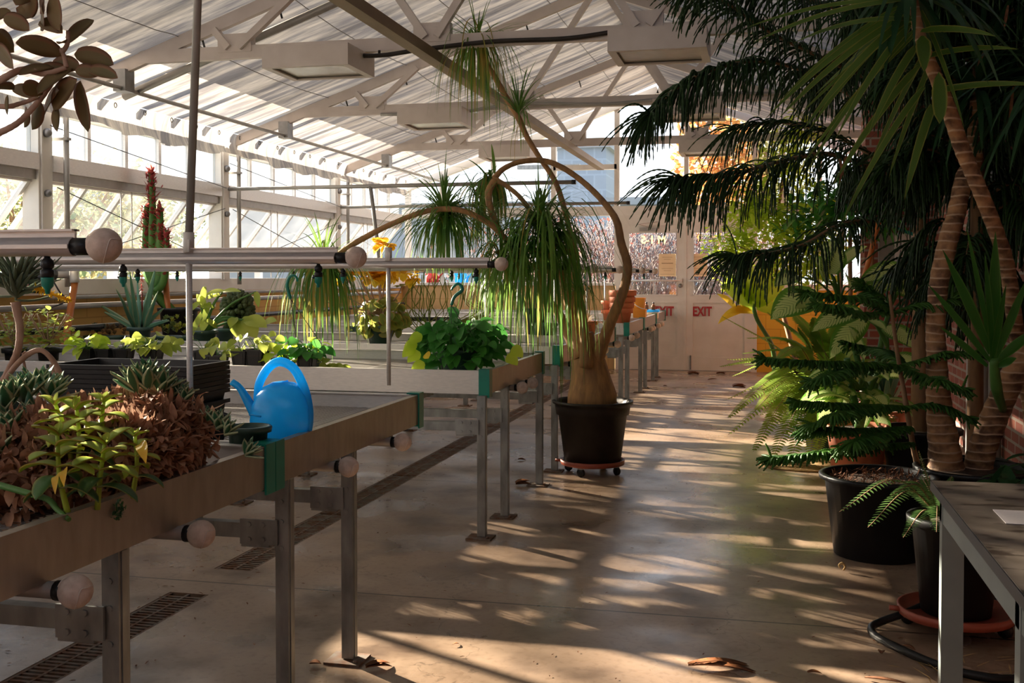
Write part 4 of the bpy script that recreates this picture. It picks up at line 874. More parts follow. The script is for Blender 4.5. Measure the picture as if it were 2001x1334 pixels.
b.build('trunk', M['ringbark'], t)
# long leaves placed along their photographed directions from the crown of the leaning trunk
lf = MB()
def lp(b0, b1, w, dr=0.35, prof='strap', mb=None, n=9, fold=0.18):
    a = P(*b0[:2], D=b0[2]); c = P(*b1[:2], D=b1[2]); d = c-a; L_ = d.length
    d0 = (d.normalized()+V((0,0,dr*0.42))).normalized(); (mb or lf).leaf(a, d0, L_*1.04, w, n, dr, fold, prof, up=(0.1,-1,0.35))
for s in [((1762,10,4.5),(1532,192,4.3),.030),((1765,20,4.5),(1505,226,4.25),.042),((1770,30,4.5),(1530,226,4.2),.044),((1775,30,4.5),(1590,245,4.2),.040),((1780,30,4.5),(1578,246,4.1),.05),
          ((1778,50,4.5),(1640,262,4.1),.046),((1785,60,4.5),(1585,325,4.1),.034),((1785,70,4.5),(1573,320,4.3),.030),((1790,90,4.5),(1700,260,4.15),.05),((1795,130,4.5),(1634,355,4.2),.046),((1805,170,4.5),(1650,430,4.1),.040),
          ((1822,205,4.5),(1770,383,4.2),.055),((1800,60,4.4),(1942,70,4.1),.052),((1830,60,4.4),(1940,70,4.2),.04),((1790,40,4.5),(1568,222,4.5),.03),((1810,110,4.5),(1985,95,4.2),.042),((1820,180,4.5),(2030,165,4.3),.045),
          ((1750,0,4.4),(1470,50,4.3),.03),((1760,0,4.4),(1480,80,4.2),.034),((1790,40,4.5),(1560,80,4.0),.034),((1770,-20,4.5),(1500,-5,4.2),.05),((1800,20,4.5),(1880,240,4.3),.03),((1790,20,4.6),(1650,130,4.9),.04),((1795,30,4.6),(1600,180,4.9),.035),
          ((1815,90,4.6),(1700,330,4.8),.035),((1820,120,4.6),(1740,340,4.8),.035)]:
    lp(s[0], s[1], s[2]*0.68)
lf.build('long_leaves', M['yucca'], t)
lf2 = MB(); lp((1803,70,4.4),(1806,138,4.35),.062,0.1,'heart',lf2,6); lp((1835,140,4.4),(1836,238,4.35),.062,0.1,'round',lf2,6)
lf2.build('broad_leaves', M['yucca'], t)
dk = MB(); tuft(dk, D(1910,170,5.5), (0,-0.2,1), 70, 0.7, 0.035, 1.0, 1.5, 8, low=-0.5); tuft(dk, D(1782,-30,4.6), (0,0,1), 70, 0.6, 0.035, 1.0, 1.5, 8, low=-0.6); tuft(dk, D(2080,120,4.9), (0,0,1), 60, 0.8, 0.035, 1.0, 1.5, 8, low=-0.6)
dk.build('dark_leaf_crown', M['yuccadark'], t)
ob = MB()
for s in [((1925,100,5.0),(1910,130,4.9)),((1970,10,5.0),(1962,60,4.9)),((1655,300,4.9),(1640,360,4.8)),((1640,310,4.9),(1648,345,4.8)),((1980,170,5.0),(1972,250,4.9))]: lp(s[0], s[1], .014, 0.3, 'lance', ob, 5)
ob.build('dry_leaves', M['deadleaf'], t)
# side shoot on the right hand trunk
yr = MB(); yb = D(1945,745,4.9)
for s in [((1935,690),(1846,495),.05),((1938,690),(1890,450),.026),((1940,700),(1945,462),.060),((1935,705),(1818,560),.036),((1930,715),(1840,640),.034),((1945,700),(2010,540),.04),((1948,705),(2030,640),.045),((1940,690),(1925,500),.030),((1950,715),(1985,700),.04),((1940,700),(1965,560),.03)]:
    lp((s[0][0],s[0][1],4.9),(s[1][0],s[1][1],4.75), s[2], 0.12, 'lance', yr)
MB().tube(spline(path([(1960,800,5.15),(1950,770,5.0),(1945,740,4.95),(1942,700,4.9)]),4), [0.018,0.026,0.02], 10).build('shoot_stem', M['euph'], t)
yr.build('shoot_leaves', leafmat('shoot_leaf', (0.02,0.10,0.012), (0.04,0.15,0.016), 0.3, 0.32, 2, edge=(0.08,0.2,0.03)), t)

# ================================================================ dieffenbachias
def bigleaf(mb, sb, a, b, w, dep, dep2=None, dr=0.5, st=None, prof='lance'):
    """leaf from pixel a (petiole end) to pixel b (tip), width w metres"""
    p = D(a[0],a[1],dep); q = D(b[0],b[1],dep2 or dep-0.15); d = q-p
    mb.leaf(p, d.normalized()+V((0,0,dr*0.45)), d.length*1.05, w, 9, dr, 0.22, prof, up=(0.15,-0.75,0.6))
    if st is not None: sb.tube(spline([st, st.lerp(p,0.5)+V((0,0,0.05)), p], 5), [0.011,0.006], 6)
c1 = V((0.567, 7.12, 0))
t = thing('dieffenbachia', 'variegated dieffenbachia in the large terracotta pot at the right of the aisle', 'potted plant', c1)
pot(t, c1, 0.185, 0.145, 0.39, M['terra'], rim=0.06, rw=0.012, soil_d=0.03)
lm, sb = MB(), MB(); s0 = V((0.58,7.1,0.37)); s1 = D(1735,680,7.0)
sb.tube(spline([s0, D(1700,760,7.0), D(1725,710,7.0), s1], 5), [0.025,0.02,0.014], 8)
sb.tube(spline([s0, D(1665,760,7.0), D(1655,700,7.0)], 5), [0.028,0.022,0.02], 10)
for (a, b, w, dr) in [((1680,610),(1590,648),.16,.5),((1690,625),(1625,700),.17,.5),((1660,790),(1560,800),.13,.5),((1700,625),(1730,645),.08,.3),((1640,740),(1570,760),.13,.6),((1650,770),(1565,785),.12,.6),((1730,640),(1780,680),.16,.6),
                      ((1620,745),(1575,775),.10,.6),((1690,740),(1640,720),.1,.5),((1700,760),(1720,800),.12,.6),((1660,760),(1635,770),.09,.5),((1720,730),(1770,740),.14,.6),((1640,780),(1600,830),.12,.7),((1710,800),(1735,860),.10,.6),((1690,700),(1660,640),.12,.2),((1700,780),(1680,850),.11,.6),((1740,700),(1800,720),.14,.5)]:
    bigleaf(lm, sb, a, b, w, 7.0, 6.8, dr, s1 if a[1] < 700 else D(1680,760,7.0))
for k in range(16):
    a = R.uniform(0,6.28); lm.leaf(V((0.6+0.1*math.cos(a),7.1+0.1*math.sin(a),0.5+0.25*R.random())), (math.cos(a),math.sin(a),0.4), 0.28, 0.12, 8, 1.2, 0.2)
sb.build('stem', M['euph'], t); lm.build('leaves', M['dieff'], t)
c2 = V((0.75, 8.15, 0))
t = thing('dieffenbachia', 'taller variegated dieffenbachia behind the terracotta pot, below the switch box', 'potted plant', c2)
pot(t, c2, 0.17, 0.13, 0.32, M['terra'], soil_d=0.03)
lm, sb = MB(), MB(); s1 = D(1640,590,8.0); s2 = D(1740,600,7.8)
sb.tube(spline([c2+V((0,0,.3)), D(1670,680,8.0), s1], 5), [0.025,0.018], 8); sb.tube(spline([c2+V((0,0,.3)), D(1720,680,7.9), s2], 5), [0.025,0.018], 8)
for (a, b, w, dr, s) in [((1612,545),(1608,478),.13,.0,s1),((1625,535),(1640,480),.16,.0,s1),((1636,520),(1692,482),.11,.4,s1),((1618,555),(1590,500),.14,.2,s1),((1600,580),(1510,625),.26,.6,s1),((1590,595),(1555,603),.10,.4,s1),((1610,510),(1630,470),.10,.4,s1),
                      ((1780,530),(1682,552),.18,.5,s2),((1785,545),(1700,570),.18,.4,s2),((1700,570),(1660,550),.12,.3,s2),((1720,560),(1690,580),.15,.2,s2),((1750,560),(1800,590),.18,.5,s2),((1560,540),(1515,560),.14,.5,s1),((1640,600),(1690,640),.15,.5,s1),((1660,560),(1650,530),.14,.1,s1)]:
    bigleaf(lm, sb, a, b, w, 7.9, 7.7, dr, s)
sb.build('stem', M['euph'], t); lm.build('leaves', M['dieff'], t)

# ================================================================ ferns
def frond(mb, wood, p0, p1, rise, w, n=34, tipw=0.25, droop=0.3):
    mid = p0.lerp(p1, 0.45)+V((0,0,rise)); ax = spline([p0, mid, p1], 14); m = len(ax); wood.tube(ax, [0.0035,0.0012], 4, cap=False)
    for k in range(n):
        u = 0.12+0.88*k/n; f = min(u*(m-1), m-1.001); i = int(f); p = ax[i].lerp(ax[i+1], f-i); tn = (ax[i+1]-ax[i]).normalized()
        sd = tn.cross(V((0,0,1))).normalized() if abs(tn.z) < 0.98 else V((1,0,0)); ww = w*(math.sin(math.pi*min(1, u*0.9+0.1))**0.6+0.05)
        for s in (-1, 1): mb.leaf(p, sd*s+tn*0.25+V((0,0,-0.05)), ww*R.uniform(0.85,1.1), w*0.165, 3, droop, 0.1, 'lance', up=sd.cross(tn))
fc_ = V((0.42, 8.3, 0))
t = thing('sword_fern', 'large sunlit sword fern with arching yellow green fronds spilling onto the aisle', 'potted fern', fc_)
pot(t, fc_, 0.15, 0.11, 0.26, M['greenpot'], soil_d=0.03)
fm, fw = MB(), MB()
for (a, b, d0, rise) in [((1590,720),(1405,716),7.9,.05),((1590,730),(1410,617),8.1,.0),((1590,740),(1422,817),7.6,.12),((1590,750),(1475,802),7.5,.1),((1600,760),(1472,882),7.3,.14),((1600,770),(1510,895),7.1,.12),((1600,770),(1545,905),7.0,.12),((1620,770),(1580,900),7.0,.1),
                      ((1600,740),(1500,742),7.7,.08),((1600,740),(1470,758),7.8,.1),((1610,700),(1500,610),8.2,.0),((1620,700),(1540,600),8.3,.0),((1620,720),(1590,620),8.2,.0),((1630,720),(1640,620),8.2,.0),((1640,740),(1690,660),8.1,.0),((1600,760),(1490,840),7.4,.12),((1610,770),(1560,860),7.2,.14),
                      ((1600,720),(1450,690),8.2,.06),((1610,780),(1530,850),7.2,.12),((1620,790),(1600,880),7.1,.1),((1600,700),(1460,660),8.4,.05),((1590,720),(1520,700),7.6,.1),((1640,760),(1700,760),8.0,.1),((1600,720),(1430,735),8.3,.08),((1590,700),(1560,640),8.0,0)]:
    q = D(b[0],b[1],d0); q.z = max(q.z, 0.03); p = D(a[0],a[1],8.0); frond(fm, fw, p, q, rise+0.03, 0.095, 46)
for k in range(34):
    a = R.uniform(0,6.28); L_ = R.uniform(0.4,0.8); p = fc_+V((0.04*math.cos(a),0.04*math.sin(a),0.26)); q = p+V((math.cos(a)*L_, math.sin(a)*L_, R.uniform(-0.15,0.5)))
    if q.x > XR-0.1: q.x = XR-0.12
    frond(fm, fw, p, q, 0.22, 0.09, 34)
fw.build('stems', M['bark'], t); fm.build('fronds', M['fern'], t)
# small fern in the black pot beside the table
c3 = V((0.70, 4.28, 0)); dolly(c3, 0.205, 'round red brown dolly under the black pot beside the grey table legs', 0.06)
t = thing('small_fern', 'small green fern arching out of the black pot beside the grey table', 'potted fern', c3+V((0,0,0.074)))
pot(t, c3+V((0,0,0.074)), 0.165, 0.125, 0.36, M['black'], rim=0.03, rw=0.012, soil_d=0.03)
fm, fw = MB(), MB(); p = D(1832,1005,4.15)
for (b, d0, rise, w) in [((1640,1000),3.95,.13,.042),((1696,1030),3.8,.11,.045),((1765,1050),3.75,.05,.036),((1795,880),4.2,.0,.03),((1757,940),4.2,.06,.035),((1740,968),3.95,.08,.04),((1860,930),4.3,.0,.03),((1830,1040),3.8,.06,.04),((1800,930),4.3,.02,.03),((1880,1000),4.3,.08,.04)]:
    frond(fm, fw, p, D(b[0],b[1],d0), rise, w, 30)
fw.build('stems', M['bark'], t); fm.build('fronds', M['ferngreen'], t)

# ================================================================ bright back-right greenery
def leafcloud(mb, c, r, n, L_, w, prof='lance', dr=0.8, flat=0.0):
    for i in range(n):
        d = V((R.gauss(0,1),R.gauss(0,1),R.gauss(0,1))).normalized()*(R.random()**0.5); p = V((c[0]+d.x*r[0],c[1]+d.y*r[1],c[2]+d.z*r[2]))
        mb.leaf(p, (R.gauss(0,1),R.gauss(0,1),R.uniform(-0.5,0.6)), L_*R.uniform(0.6,1.2), w*R.uniform(0.7,1.2), 5, dr, 0.15, prof)
c = V((0.35, 12.0, 0))
t = thing('leafy_fig', 'tall sunlit lime green leafy tree near the exit doors', 'potted tree', c)
pot(t, c, 0.24, 0.18, 0.36, M['black'])
lm = MB(); 
for (px, py, d_, r, n) in [(1480,430,12,.38,420),(1530,330,12,.4,340),(1560,480,11.6,.38,360),(1440,480,12.2,.26,230),(1500,540,12,.32,260),(1590,400,11.6,.3,260),(1560,260,12.2,.3,160),(1620,470,11.5,.3,200),(1470,400,11.0,.3,300),(1540,440,10.8,.3,300),(1590,530,10.8,.25,220)]:
    p = D(px,py,d_); 
    if p.x > XR-0.4: p.x = XR-0.42
    leafcloud(lm, p, (r,r,r*0.9), n, 0.13, 0.05)
lm.build('leaves', M['lime'], t)
sb = MB().tube(spline([c+V((0,0,.3)), D(1520,560,12), D(1520,420,12), D(1540,300,12)], 5), [0.03,0.015], 8)
for q in [(1440,480),(1600,400),(1590,480)]: sb.tube(spline([D(1520,560,12), D((1520+q[0])/2,500,12), D(q[0],q[1],12)], 4), [0.015,0.006], 6)
sb.build('trunk', M['bark'], t)
c = V((0.62, 10.2, 0))
t = thing('cane_plant', 'slim dark leafy cane plant in front of the brick wall and switch box', 'potted tree', c)
pot(t, c, 0.2, 0.16, 0.32, M['black'])
sb = MB(); lm = MB()
for (x0, x1, y1, d_) in [(1695,1712,420,9.6),(1640,1650,400,9.8),(1660,1662,380,9.9)]:
    sb.tube(spline([c+V((R.uniform(-.05,.05),0,.3)), D(x0,620,d_), D((x0+x1)/2,500,d_), D(x1,y1,d_)], 5), [0.022,0.018], 8)
    tuft(lm, D(x1,y1-5,d_), (0,0,1), 36, 0.42, 0.06, 1.0, 1.8, 7, 'lance', -0.4)
leafcloud(lm, D(1640,410,10), (.5,.4,.35), 150, 0.22, 0.07); leafcloud(lm, D(1570,430,10.5), (.35,.3,.3), 90, 0.2, 0.06)
sb.build('stem', M['bark'], t); lm.build('leaves', M['pothos'], t)
MB().tube(spline([c+V((-.05,0,.3)), D(1683,560,9.5), D(1720,425,9.5)],4), 0.022, 8).build('bamboo_stake', M['orangestick'], t)
# corn plant with a yellowing lower leaf, by the door
c = V((0.1, 11.6, 0))
t = thing('dumb_cane', 'leaning cane with one broad green leaf and yellowing leaves beside the right exit door', 'potted plant', c)
pot(t, c, 0.15, 0.11, 0.25, M['terra'])
sb = MB().tube(spline([c+V((0,0,.22)), D(1510,680,10.8), D(1480,625,10.6), D(1470,590,10.6)],5), [0.03,0.022,0.02], 8); lm = MB(); ym = MB()
for (a, b, w, dr) in [((1470,600),(1410,560),.22,.4),((1470,590),(1430,540),.18,.2),((1475,590),(1500,520),.2,.1),((1475,595),(1530,560),.2,.5),((1480,600),(1540,620),.16,.6),((1470,585),(1455,500),.16,.0)]: bigleaf(lm, sb, a, b, w, 10.5, 10.3, dr, None)
for (a, b, w, dr) in [((1470,610),(1420,612),.10,.6),((1465,605),(1405,635),.09,.9),((1440,605),(1403,575),.08,.4)]: bigleaf(ym, sb, a, b, w, 10.4, 10.2, dr, None)
sb.build('stem', M['euph'], t); o = lm.build('leaves', M['lime'], t); ym.build('yellowing_leaves', M['yellow'], t)
# vine of small leaves hanging in front of the far right glass
t = thing('climbing_vine', 'small leaved sunlit vine trailing beside the right exit door glass', 'vine', D(1420,520,12.8)*1.0)
lm = MB(); sb = MB()
for (px, py) in [(1400,500),(1420,530),(1445,470),(1470,550),(1430,560),(1390,470)]: leafcloud(lm, D(px,py,12.8), (.16,.12,.2), 60, 0.07, 0.05, 'heart')
sb.tube(spline([D(1520,600,12.6),D(1450,560,12.8),D(1410,510,12.8),D(1390,460,12.8)],5), [0.008,0.003], 5); sb.build('stem', M['bark'], t); lm.build('leaves', M['lime'], t)
# low background shrubs behind the fern
c = V((0.95, 9.1, 0)); t = thing('snake_plant', 'clump of upright striped sword leaves behind the fern', 'potted plant', c)
pot(t, c, 0.17, 0.13, 0.26, M['terra']); lm = MB(); tuft(lm, c+V((0,0,.26)), (0,0,1), 34, 0.6, 0.05, 0.5, 0.3, 7, 'lance', 0.5); lm.build('leaves', M['aloe'], t)
c = V((1.05, 4.75, 0)); t = thing('leafy_shrub', 'dark leafy shrub in the shade between the ringed trunks and the table', 'potted plant', c)
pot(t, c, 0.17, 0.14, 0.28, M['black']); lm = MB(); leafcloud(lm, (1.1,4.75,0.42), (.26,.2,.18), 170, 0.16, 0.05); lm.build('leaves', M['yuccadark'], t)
def onbench(px, d, z=DZ+0.001): p = D(px, 700, d); return V((p.x, p.y, z))
# ================================================================ watering can
wc = onbench(546, 3.36); t = thing('watering_can', 'bright blue plastic watering can with a big arched handle on the second bench', 'watering can', wc)
b = MB()
prof = [(0.080,0.0),(0.088,0.006),(0.098,0.04),(0.102,0.09),(0.098,0.13),(0.086,0.165),(0.064,0.193),(0.036,0.208),(1e-5,0.213)]
b.lathe(prof, wc, 40, 0, 1.0, 0.72)
for v in b.v: h = v.z-wc.z; v.x += 0.012*(h/0.2) - 0.05*max(0,h-0.12)*0
for k in range(4): b.tube([wc+V((-0.098+0.012*k+0.004, -0.02, 0.105+0.016*k)), wc+V((-0.070+0.012*k,-0.05,0.110+0.016*k)), wc+V((-0.03+0.012*k,-0.068+0.004*k,0.108+0.016*k))], [0.0025,0.003], 6)
b.build('body', M['blue'], t)
MB().tube(spline([wc+V((0.006,0,0.19)), wc+V((0.0,0,0.20))],2), 0.03, 12).build('filler_collar', M['blue'], t)
hp = spline([wc+V((-0.078,0,0.150)), wc+V((-0.068,0,0.205)), wc+V((-0.035,0,0.255)), wc+V((0.005,0,0.272)), wc+V((0.05,0,0.25)), wc+V((0.083,0,0.19)), wc+V((0.098,0,0.12)), wc+V((0.094,0,0.06)), wc+V((0.075,0,0.02))], 6)
MB().tube(hp, [0.011,0.0135,0.0145,0.0145,0.0145,0.0145,0.0145,0.0135,0.01], 14).build('handle', M['blue'], t)
MB().tube(spline([wc+V((-0.062,0,0.075)), wc+V((-0.095,0,0.125)), wc+V((-0.135,0,0.185)), wc+V((-0.163,0,0.205))], 5), [0.024,0.017,0.011,0.0105], 14).build('spout', M['blue'], t)
gp = onbench(484, 3.12); t = thing('nursery_pot', 'empty dark green round pot in front of the blue watering can', 'pot', gp)
pot(t, gp, 0.062, 0.05, 0.105, M['greenpot'], rim=0.018, rw=0.005, soil=False)
# ---------------------------------------------------------------- trays
tx0, tx1 = P(88,713,D=3.75).x, P(362,713,D=3.62).x; ty0, ty1 = 3.28, 3.58
def traymesh(z0, h, lab, i, sh=0.0, ins=0.0):
    t = thing('seed_tray', lab, 'tray', ((tx0+tx1)/2+sh, (ty0+ty1)/2, z0), 'black seed trays stacked on the second bench')
    x0, x1, y0, y1 = tx0+sh, tx1+sh, ty0, ty1; m = MB(); s = 0.022
    def ring(e0, z0_, e1, z1_):
        a = [(x0+e0,y0+e0),(x1-e0,y0+e0),(x1-e0,y1-e0),(x0+e0,y1-e0)]; c = [(x0+e1,y0+e1),(x1-e1,y0+e1),(x1-e1,y1-e1),(x0+e1,y1-e1)]
        for k in range(4):
            k2 = (k+1)%4; m.face([(a[k][0],a[k][1],z0_),(a[k2][0],a[k2][1],z0_),(c[k2][0],c[k2][1],z1_),(c[k][0],c[k][1],z1_)])
    ring(s, z0, 0.012, z0+h-0.006); ring(0.012, z0+h-0.006, 0.0, z0+h-0.006); ring(0.0, z0+h-0.0145, 0.0, z0+h); ring(0.0, z0+h, 0.014, z0+h); ring(0.014, z0+h, s+0.003, z0+0.004)
    m.face([(x0+s,y0+s,z0),(x1-s,y0+s,z0),(x1-s,y1-s,z0),(x0+s,y1-s,z0)]); m.build('shell', M['black'], t)
traymesh(DZ+0.001, 0.095, 'deep black plastic crate at the bottom of the tray stack', 0)
ol = ['lowest shallow black tray, resting in the deep crate','second shallow black tray from the bottom of the stack','third shallow black tray from the bottom of the stack','fourth shallow black tray from the bottom of the stack','third shallow black tray from the top of the stack','second shallow black tray from the top of the stack','topmost black tray of the stack on the second bench']
for k in range(7): traymesh(0.862+0.0165*k, 0.062, ol[k], k+1, 0.0015*math.sin(k*2.1))
# fallen pots to the right of the stack
for (px, d, w, h, ax, lab) in [(440,3.42,0.13,0.14,1.25,'black rectangular nursery pot lying on its side beside the watering can'),(405,3.38,0.12,0.13,1.45,'black nursery pot lying on its side just right of the metal pole')]:
    c = onbench(px, d); t = thing('nursery_pot', lab, 'pot', c, 'fallen black pots by the tray stack'); o = MB()
    tmp = MB(); tmp.lathe([(w*0.5,0),(w*0.52,0.002),(w*0.64,h-0.012),(w*0.69,h-0.012),(w*0.69,h),(w*0.63,h),(w*0.49,0.006)], (0,0,0), 4, math.pi/4)
    for k in range(-2,3): tmp.bar((k*0.02, -w*0.37, 0.005), (k*0.025, -w*0.455, h-0.015), 0.005, 0.004); tmp.bar((w*0.37, k*0.02, 0.005), (w*0.455, k*0.025, h-0.015), 0.005, 0.004)
    for i in range(len(tmp.sm)): tmp.sm[i] = False
    mt_ = Matrix.Rotation(0.5, 3, 'Z') @ Matrix.Rotation(-ax, 3, 'Y')
    for v in tmp.v: v.rotate(mt_)
    lo_ = min(v.z for v in tmp.v)
    for v in tmp.v: v += c - V((0,0,lo_))
    tmp.build('pot', M['black'], t)

# ================================================================ foreground succulents, first bench
def rosette(mb, c, n, L_, w, tilt=(0,0,1), prof='lance', open_=0.9, droop=-0.3, thick=0.004, lay=3):
    c = V(c); ax = V(tilt).normalized(); o = ax.orthogonal().normalized(); q = ax.cross(o)
    for i in range(n):
        a = i*2.399; u = i/n; th = 0.12+open_*u; d = ax*math.cos(th)+(o*math.cos(a)+q*math.sin(a))*math.sin(th)
        mb.leaf(c+ax*(0.5*L_*(1-u))*0.35, d, L_*R.uniform(0.8,1.05)*(0.6+0.4*u), w*R.uniform(0.85,1.1), 5, droop, 0.35, prof, up=d.cross(ax.cross(d)) if False else None, thick=thick)
def husks(mb, ells, n, L_=0.044, w=0.018):
    n = int(n*1.7)
    for i in range(n):
        c, r = R.choice(ells); d = V((R.gauss(0,1), R.gauss(0,1), R.gauss(0,1)+0.3)).normalized(); p = V(c)+V((d.x*r[0], d.y*r[1], d.z*r[2]))*R.uniform(0.8,1.08)
        if p.z < DZ+0.01: continue
        if p.x > XE-0.02: continue
        t_ = (V((R.gauss(0,1),R.gauss(0,1),R.gauss(0,1)))+d*0.8).normalized()
        mb.leaf(p, t_, L_*R.uniform(0.5,1.25), w*R.uniform(0.7,1.3), 4, R.uniform(-1.5,1.8), R.uniform(-0.6,0.9), 'lance', curl=R.uniform(-1.5,1.5))
def clump(lab, ells, n, ros, sc=1.0):
    c0 = ells[0][0]; t = thing('succulent_clump', lab, 'succulent', (c0.x, c0.y, DZ))
    core = MB()
    for c, r in ells: core.ball((0,0,0), 1, 14); [None for _ in ()]; k = len(core.v)-len(MB().ball((0,0,0),1,14).v); 
    core = MB()
    for c, r in ells:
        tmp = MB().ball((0,0,0), 0.8, 14)
        for v in tmp.v: v.x *= r[0]; v.y *= r[1]; v.z *= r[2]; v += c; v.z = max(v.z, DZ+0.002)
        off = len(core.v); core.v += tmp.v; core.uv += tmp.uv; core.f += [tuple(i+off for i in f) for f in tmp.f]; core.sm += tmp.sm
    core.build('woody_core', M['deadleaf'], t)
    h = MB(); husks(h, ells, n); h.build('dry_leaves', M['husk'], t)
    for (p, n_, L_, w_, tilt) in ros:
        r = MB(); rosette(r, p, n_, L_, w_, tilt); r.build('rosette', M['aloedark'], t)
def E(px, py, d, rx, ry, rz):
    c = D(px,py,d); c.x = min(c.x, XE-.02-rx*1.02); c.y = min(c.y, 2.79-ry); return (c, (rx,ry,rz))
clump('right-hand mound of dry brown curled succulent leaves on the nearest bench', [E(320,850,2.78,.15,.12,.10),E(400,870,2.68,.12,.11,.10),E(350,910,2.5,.12,.12,.08),E(440,905,2.6,.07,.08,.06),E(250,830,2.8,.10,.08,.08),E(280,890,2.55,.10,.10,.08)], 3400,
 [(D(266,768,2.72),16,.10,.03,(-.4,0,1)),(D(288,762,2.72),18,.105,.028,(0,0,1)),(D(312,768,2.75),16,.095,.026,(.4,0,1)),(D(338,776,2.78),14,.07,.022,(.5,0,1)),(D(360,784,2.75),12,.055,.018,(.2,0,1)),(D(425,838,2.7),12,.07,.022,(.4,-.3,1)),(D(440,850,2.65),12,.06,.02,(.7,0,1)),(D(480,890,2.66),14,.06,.018,(.9,0,.8)),(D(405,822,2.75),10,.045,.016,(.4,0,1))])
clump('left-hand mound of dry brown succulent leaves under the serrated yellow green plants', [E(95,890,2.55,.16,.13,.10),E(30,930,2.45,.14,.13,.09),E(170,850,2.75,.12,.09,.08),E(180,900,2.5,.12,.10,.08),E(-60,920,2.5,.16,.13,.11)], 2900,
 [(D(15,800,2.6),18,.10,.034,(-.2,0,1)),(D(45,790,2.65),18,.10,.032,(.1,0,1)),(D(75,775,2.75),18,.10,.03,(.1,0,1)),(D(95,785,2.7),14,.09,.028,(.5,0,1)),(D(60,830,2.6),14,.09,.03,(.3,-.6,.8)),(D(20,850,2.5),16,.09,.03,(0,-.6,.8)),(D(110,765,2.85),12,.07,.024,(.3,0,1)),(D(-5,830,2.55),14,.09,.03,(-.2,-.4,1)),(D(0,890,2.4),10,.07,.024,(0,-.8,.6))])
# lighter green upright husk flower spikes: small dry sprig
def kal(lab, base, top, d, nn, L_, w, mt='kalan', low='kalandark', lean=0.0):
    a = D(base[0], base[1], d); b = D(top[0], top[1], d); a.z = max(a.z, DZ+0.002) 
    t = thing('serrated_kalanchoe', lab, 'succulent', a, 'serrated yellow green succulents on the nearest bench')
    ax = spline([a, a.lerp(b,0.5)+V((R.uniform(-.01,.01),0,0)), b], 6); MB().tube(ax, [0.0065,0.005,0.004], 8).build('stem', M[mt], t)
    up, lo = MB(), MB(); m = len(ax)
    for k in range(nn):
        u = 0.35+0.65*k/(nn-1); f = min(u*(m-1), m-1.01); i = int(f); p = ax[i].lerp(ax[i+1], f-i); an = 0.25+k*1.45
        for s in (0, math.pi):
            aa = an+s; el = 0.15+0.75*(k/nn)**1.5; dd = V((math.cos(aa), math.sin(aa)*0.9, el)); l = L_*(1.15-0.45*(k/nn)**2)*R.uniform(0.85,1.1)
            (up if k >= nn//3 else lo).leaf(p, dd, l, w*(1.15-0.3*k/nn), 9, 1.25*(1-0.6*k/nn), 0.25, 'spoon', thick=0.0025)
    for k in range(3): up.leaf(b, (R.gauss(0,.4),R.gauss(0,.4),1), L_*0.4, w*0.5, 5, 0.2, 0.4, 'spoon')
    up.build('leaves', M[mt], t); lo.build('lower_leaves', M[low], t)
kal('tallest serrated yellow green succulent, left front of the nearest bench', (134,1008), (112,850), 2.18, 6, .082, .038)
kal('serrated succulent with dark green lower leaves near the bench end panel', (190,995), (204,868), 2.25, 6, .078, .038)
kal('small serrated succulent rising behind the others, below the black tray stack', (208,870), (203,785), 2.45, 5, .068, .036)
kal('serrated succulent with a drooping yellow leaf, right of the others', (258,972), (264,852), 2.38, 5, .058, .024)
kal('serrated succulent at the back left of the group', (140,900), (108,790), 2.4, 5, .07, .028)
kal('broad leaved serrated succulent between the two tallest ones', (150,930), (150,800), 2.38, 5, .08, .038)
for (a_, b__, w__, lab) in [((272,868),(285,905),.026,'yellow withered leaf hanging from the right serrated succulent'),((110,930),(108,965),.018,'small orange withered leaf left of the tallest serrated succulent'),((125,920),(125,950),.02,'orange withered leaf against the stem of the tallest serrated succulent')]:
    o = MB(); bigleaf(o, None, a_, b__, w__, 2.3 if a_[0] > 200 else 2.17, None, .6); tag(o.build('withered_leaf', M['yellow']), lab, 'leaf', 'withered succulent leaves')
tag(MB().tube(spline(path([(-60,935,2.3),(0,948,2.25),(50,962,2.22),(93,975,2.2),(112,995,2.18),(135,1015,2.15)]),4), [0.008,0.007,0.005], 8).build('fallen_branch', M['euph']), 'thick bare green branch lying over the mesh at the left edge', 'branch')

# ================================================================ upper left branch
pb = V((-2.35, 2.2, DZ)); t = thing('felt_leaf_plant', 'thick leaved olive brown succulent branch hanging in at the upper left corner', 'potted plant', pb)
pot(t, pb, 0.13, 0.10, 0.2, M['terra'], rim=0.04); s = lambda x, y: (x/2.857, y/2.857)
w_ = MB(); q0 = pb+V((0,0,.17))
def sp_(pts, r): w_.tube(spline(pts, 6), r, 8, zig=0.04)
sp_([q0, D(-220,260,2.4), D(-60,190,2.3), D(0,157,2.2), D(45,136,2.2), D(88,144,2.2), D(130,132,2.2)], [0.016,0.012,0.008,0.007,0.005])
sp_([D(-220,300,2.4), D(-60,285,2.3), D(0,259,2.2), D(35,240,2.2), D(60,215,2.2), D(82,190,2.2), D(110,150,2.2)], [0.011,0.007,0.006,0.005])
sp_([D(-100,190,2.3), D(0,208,2.2), D(40,202,2.2), D(75,190,2.2)], [0.007,0.005,0.004]); sp_([D(120,105,2.2), D(132,85,2.2), D(133,60,2.2)], [0.005,0.004]); sp_([D(130,132,2.2),D(125,110,2.2),D(118,95,2.2)], [0.005,0.004])
sp_([D(-30,-60,2.3), D(70,-30,2.25), D(82,10,2.2), D(82,28,2.2)], [0.007,0.004])
w_.build('stem', M['barkpink'], t); lm = MB()
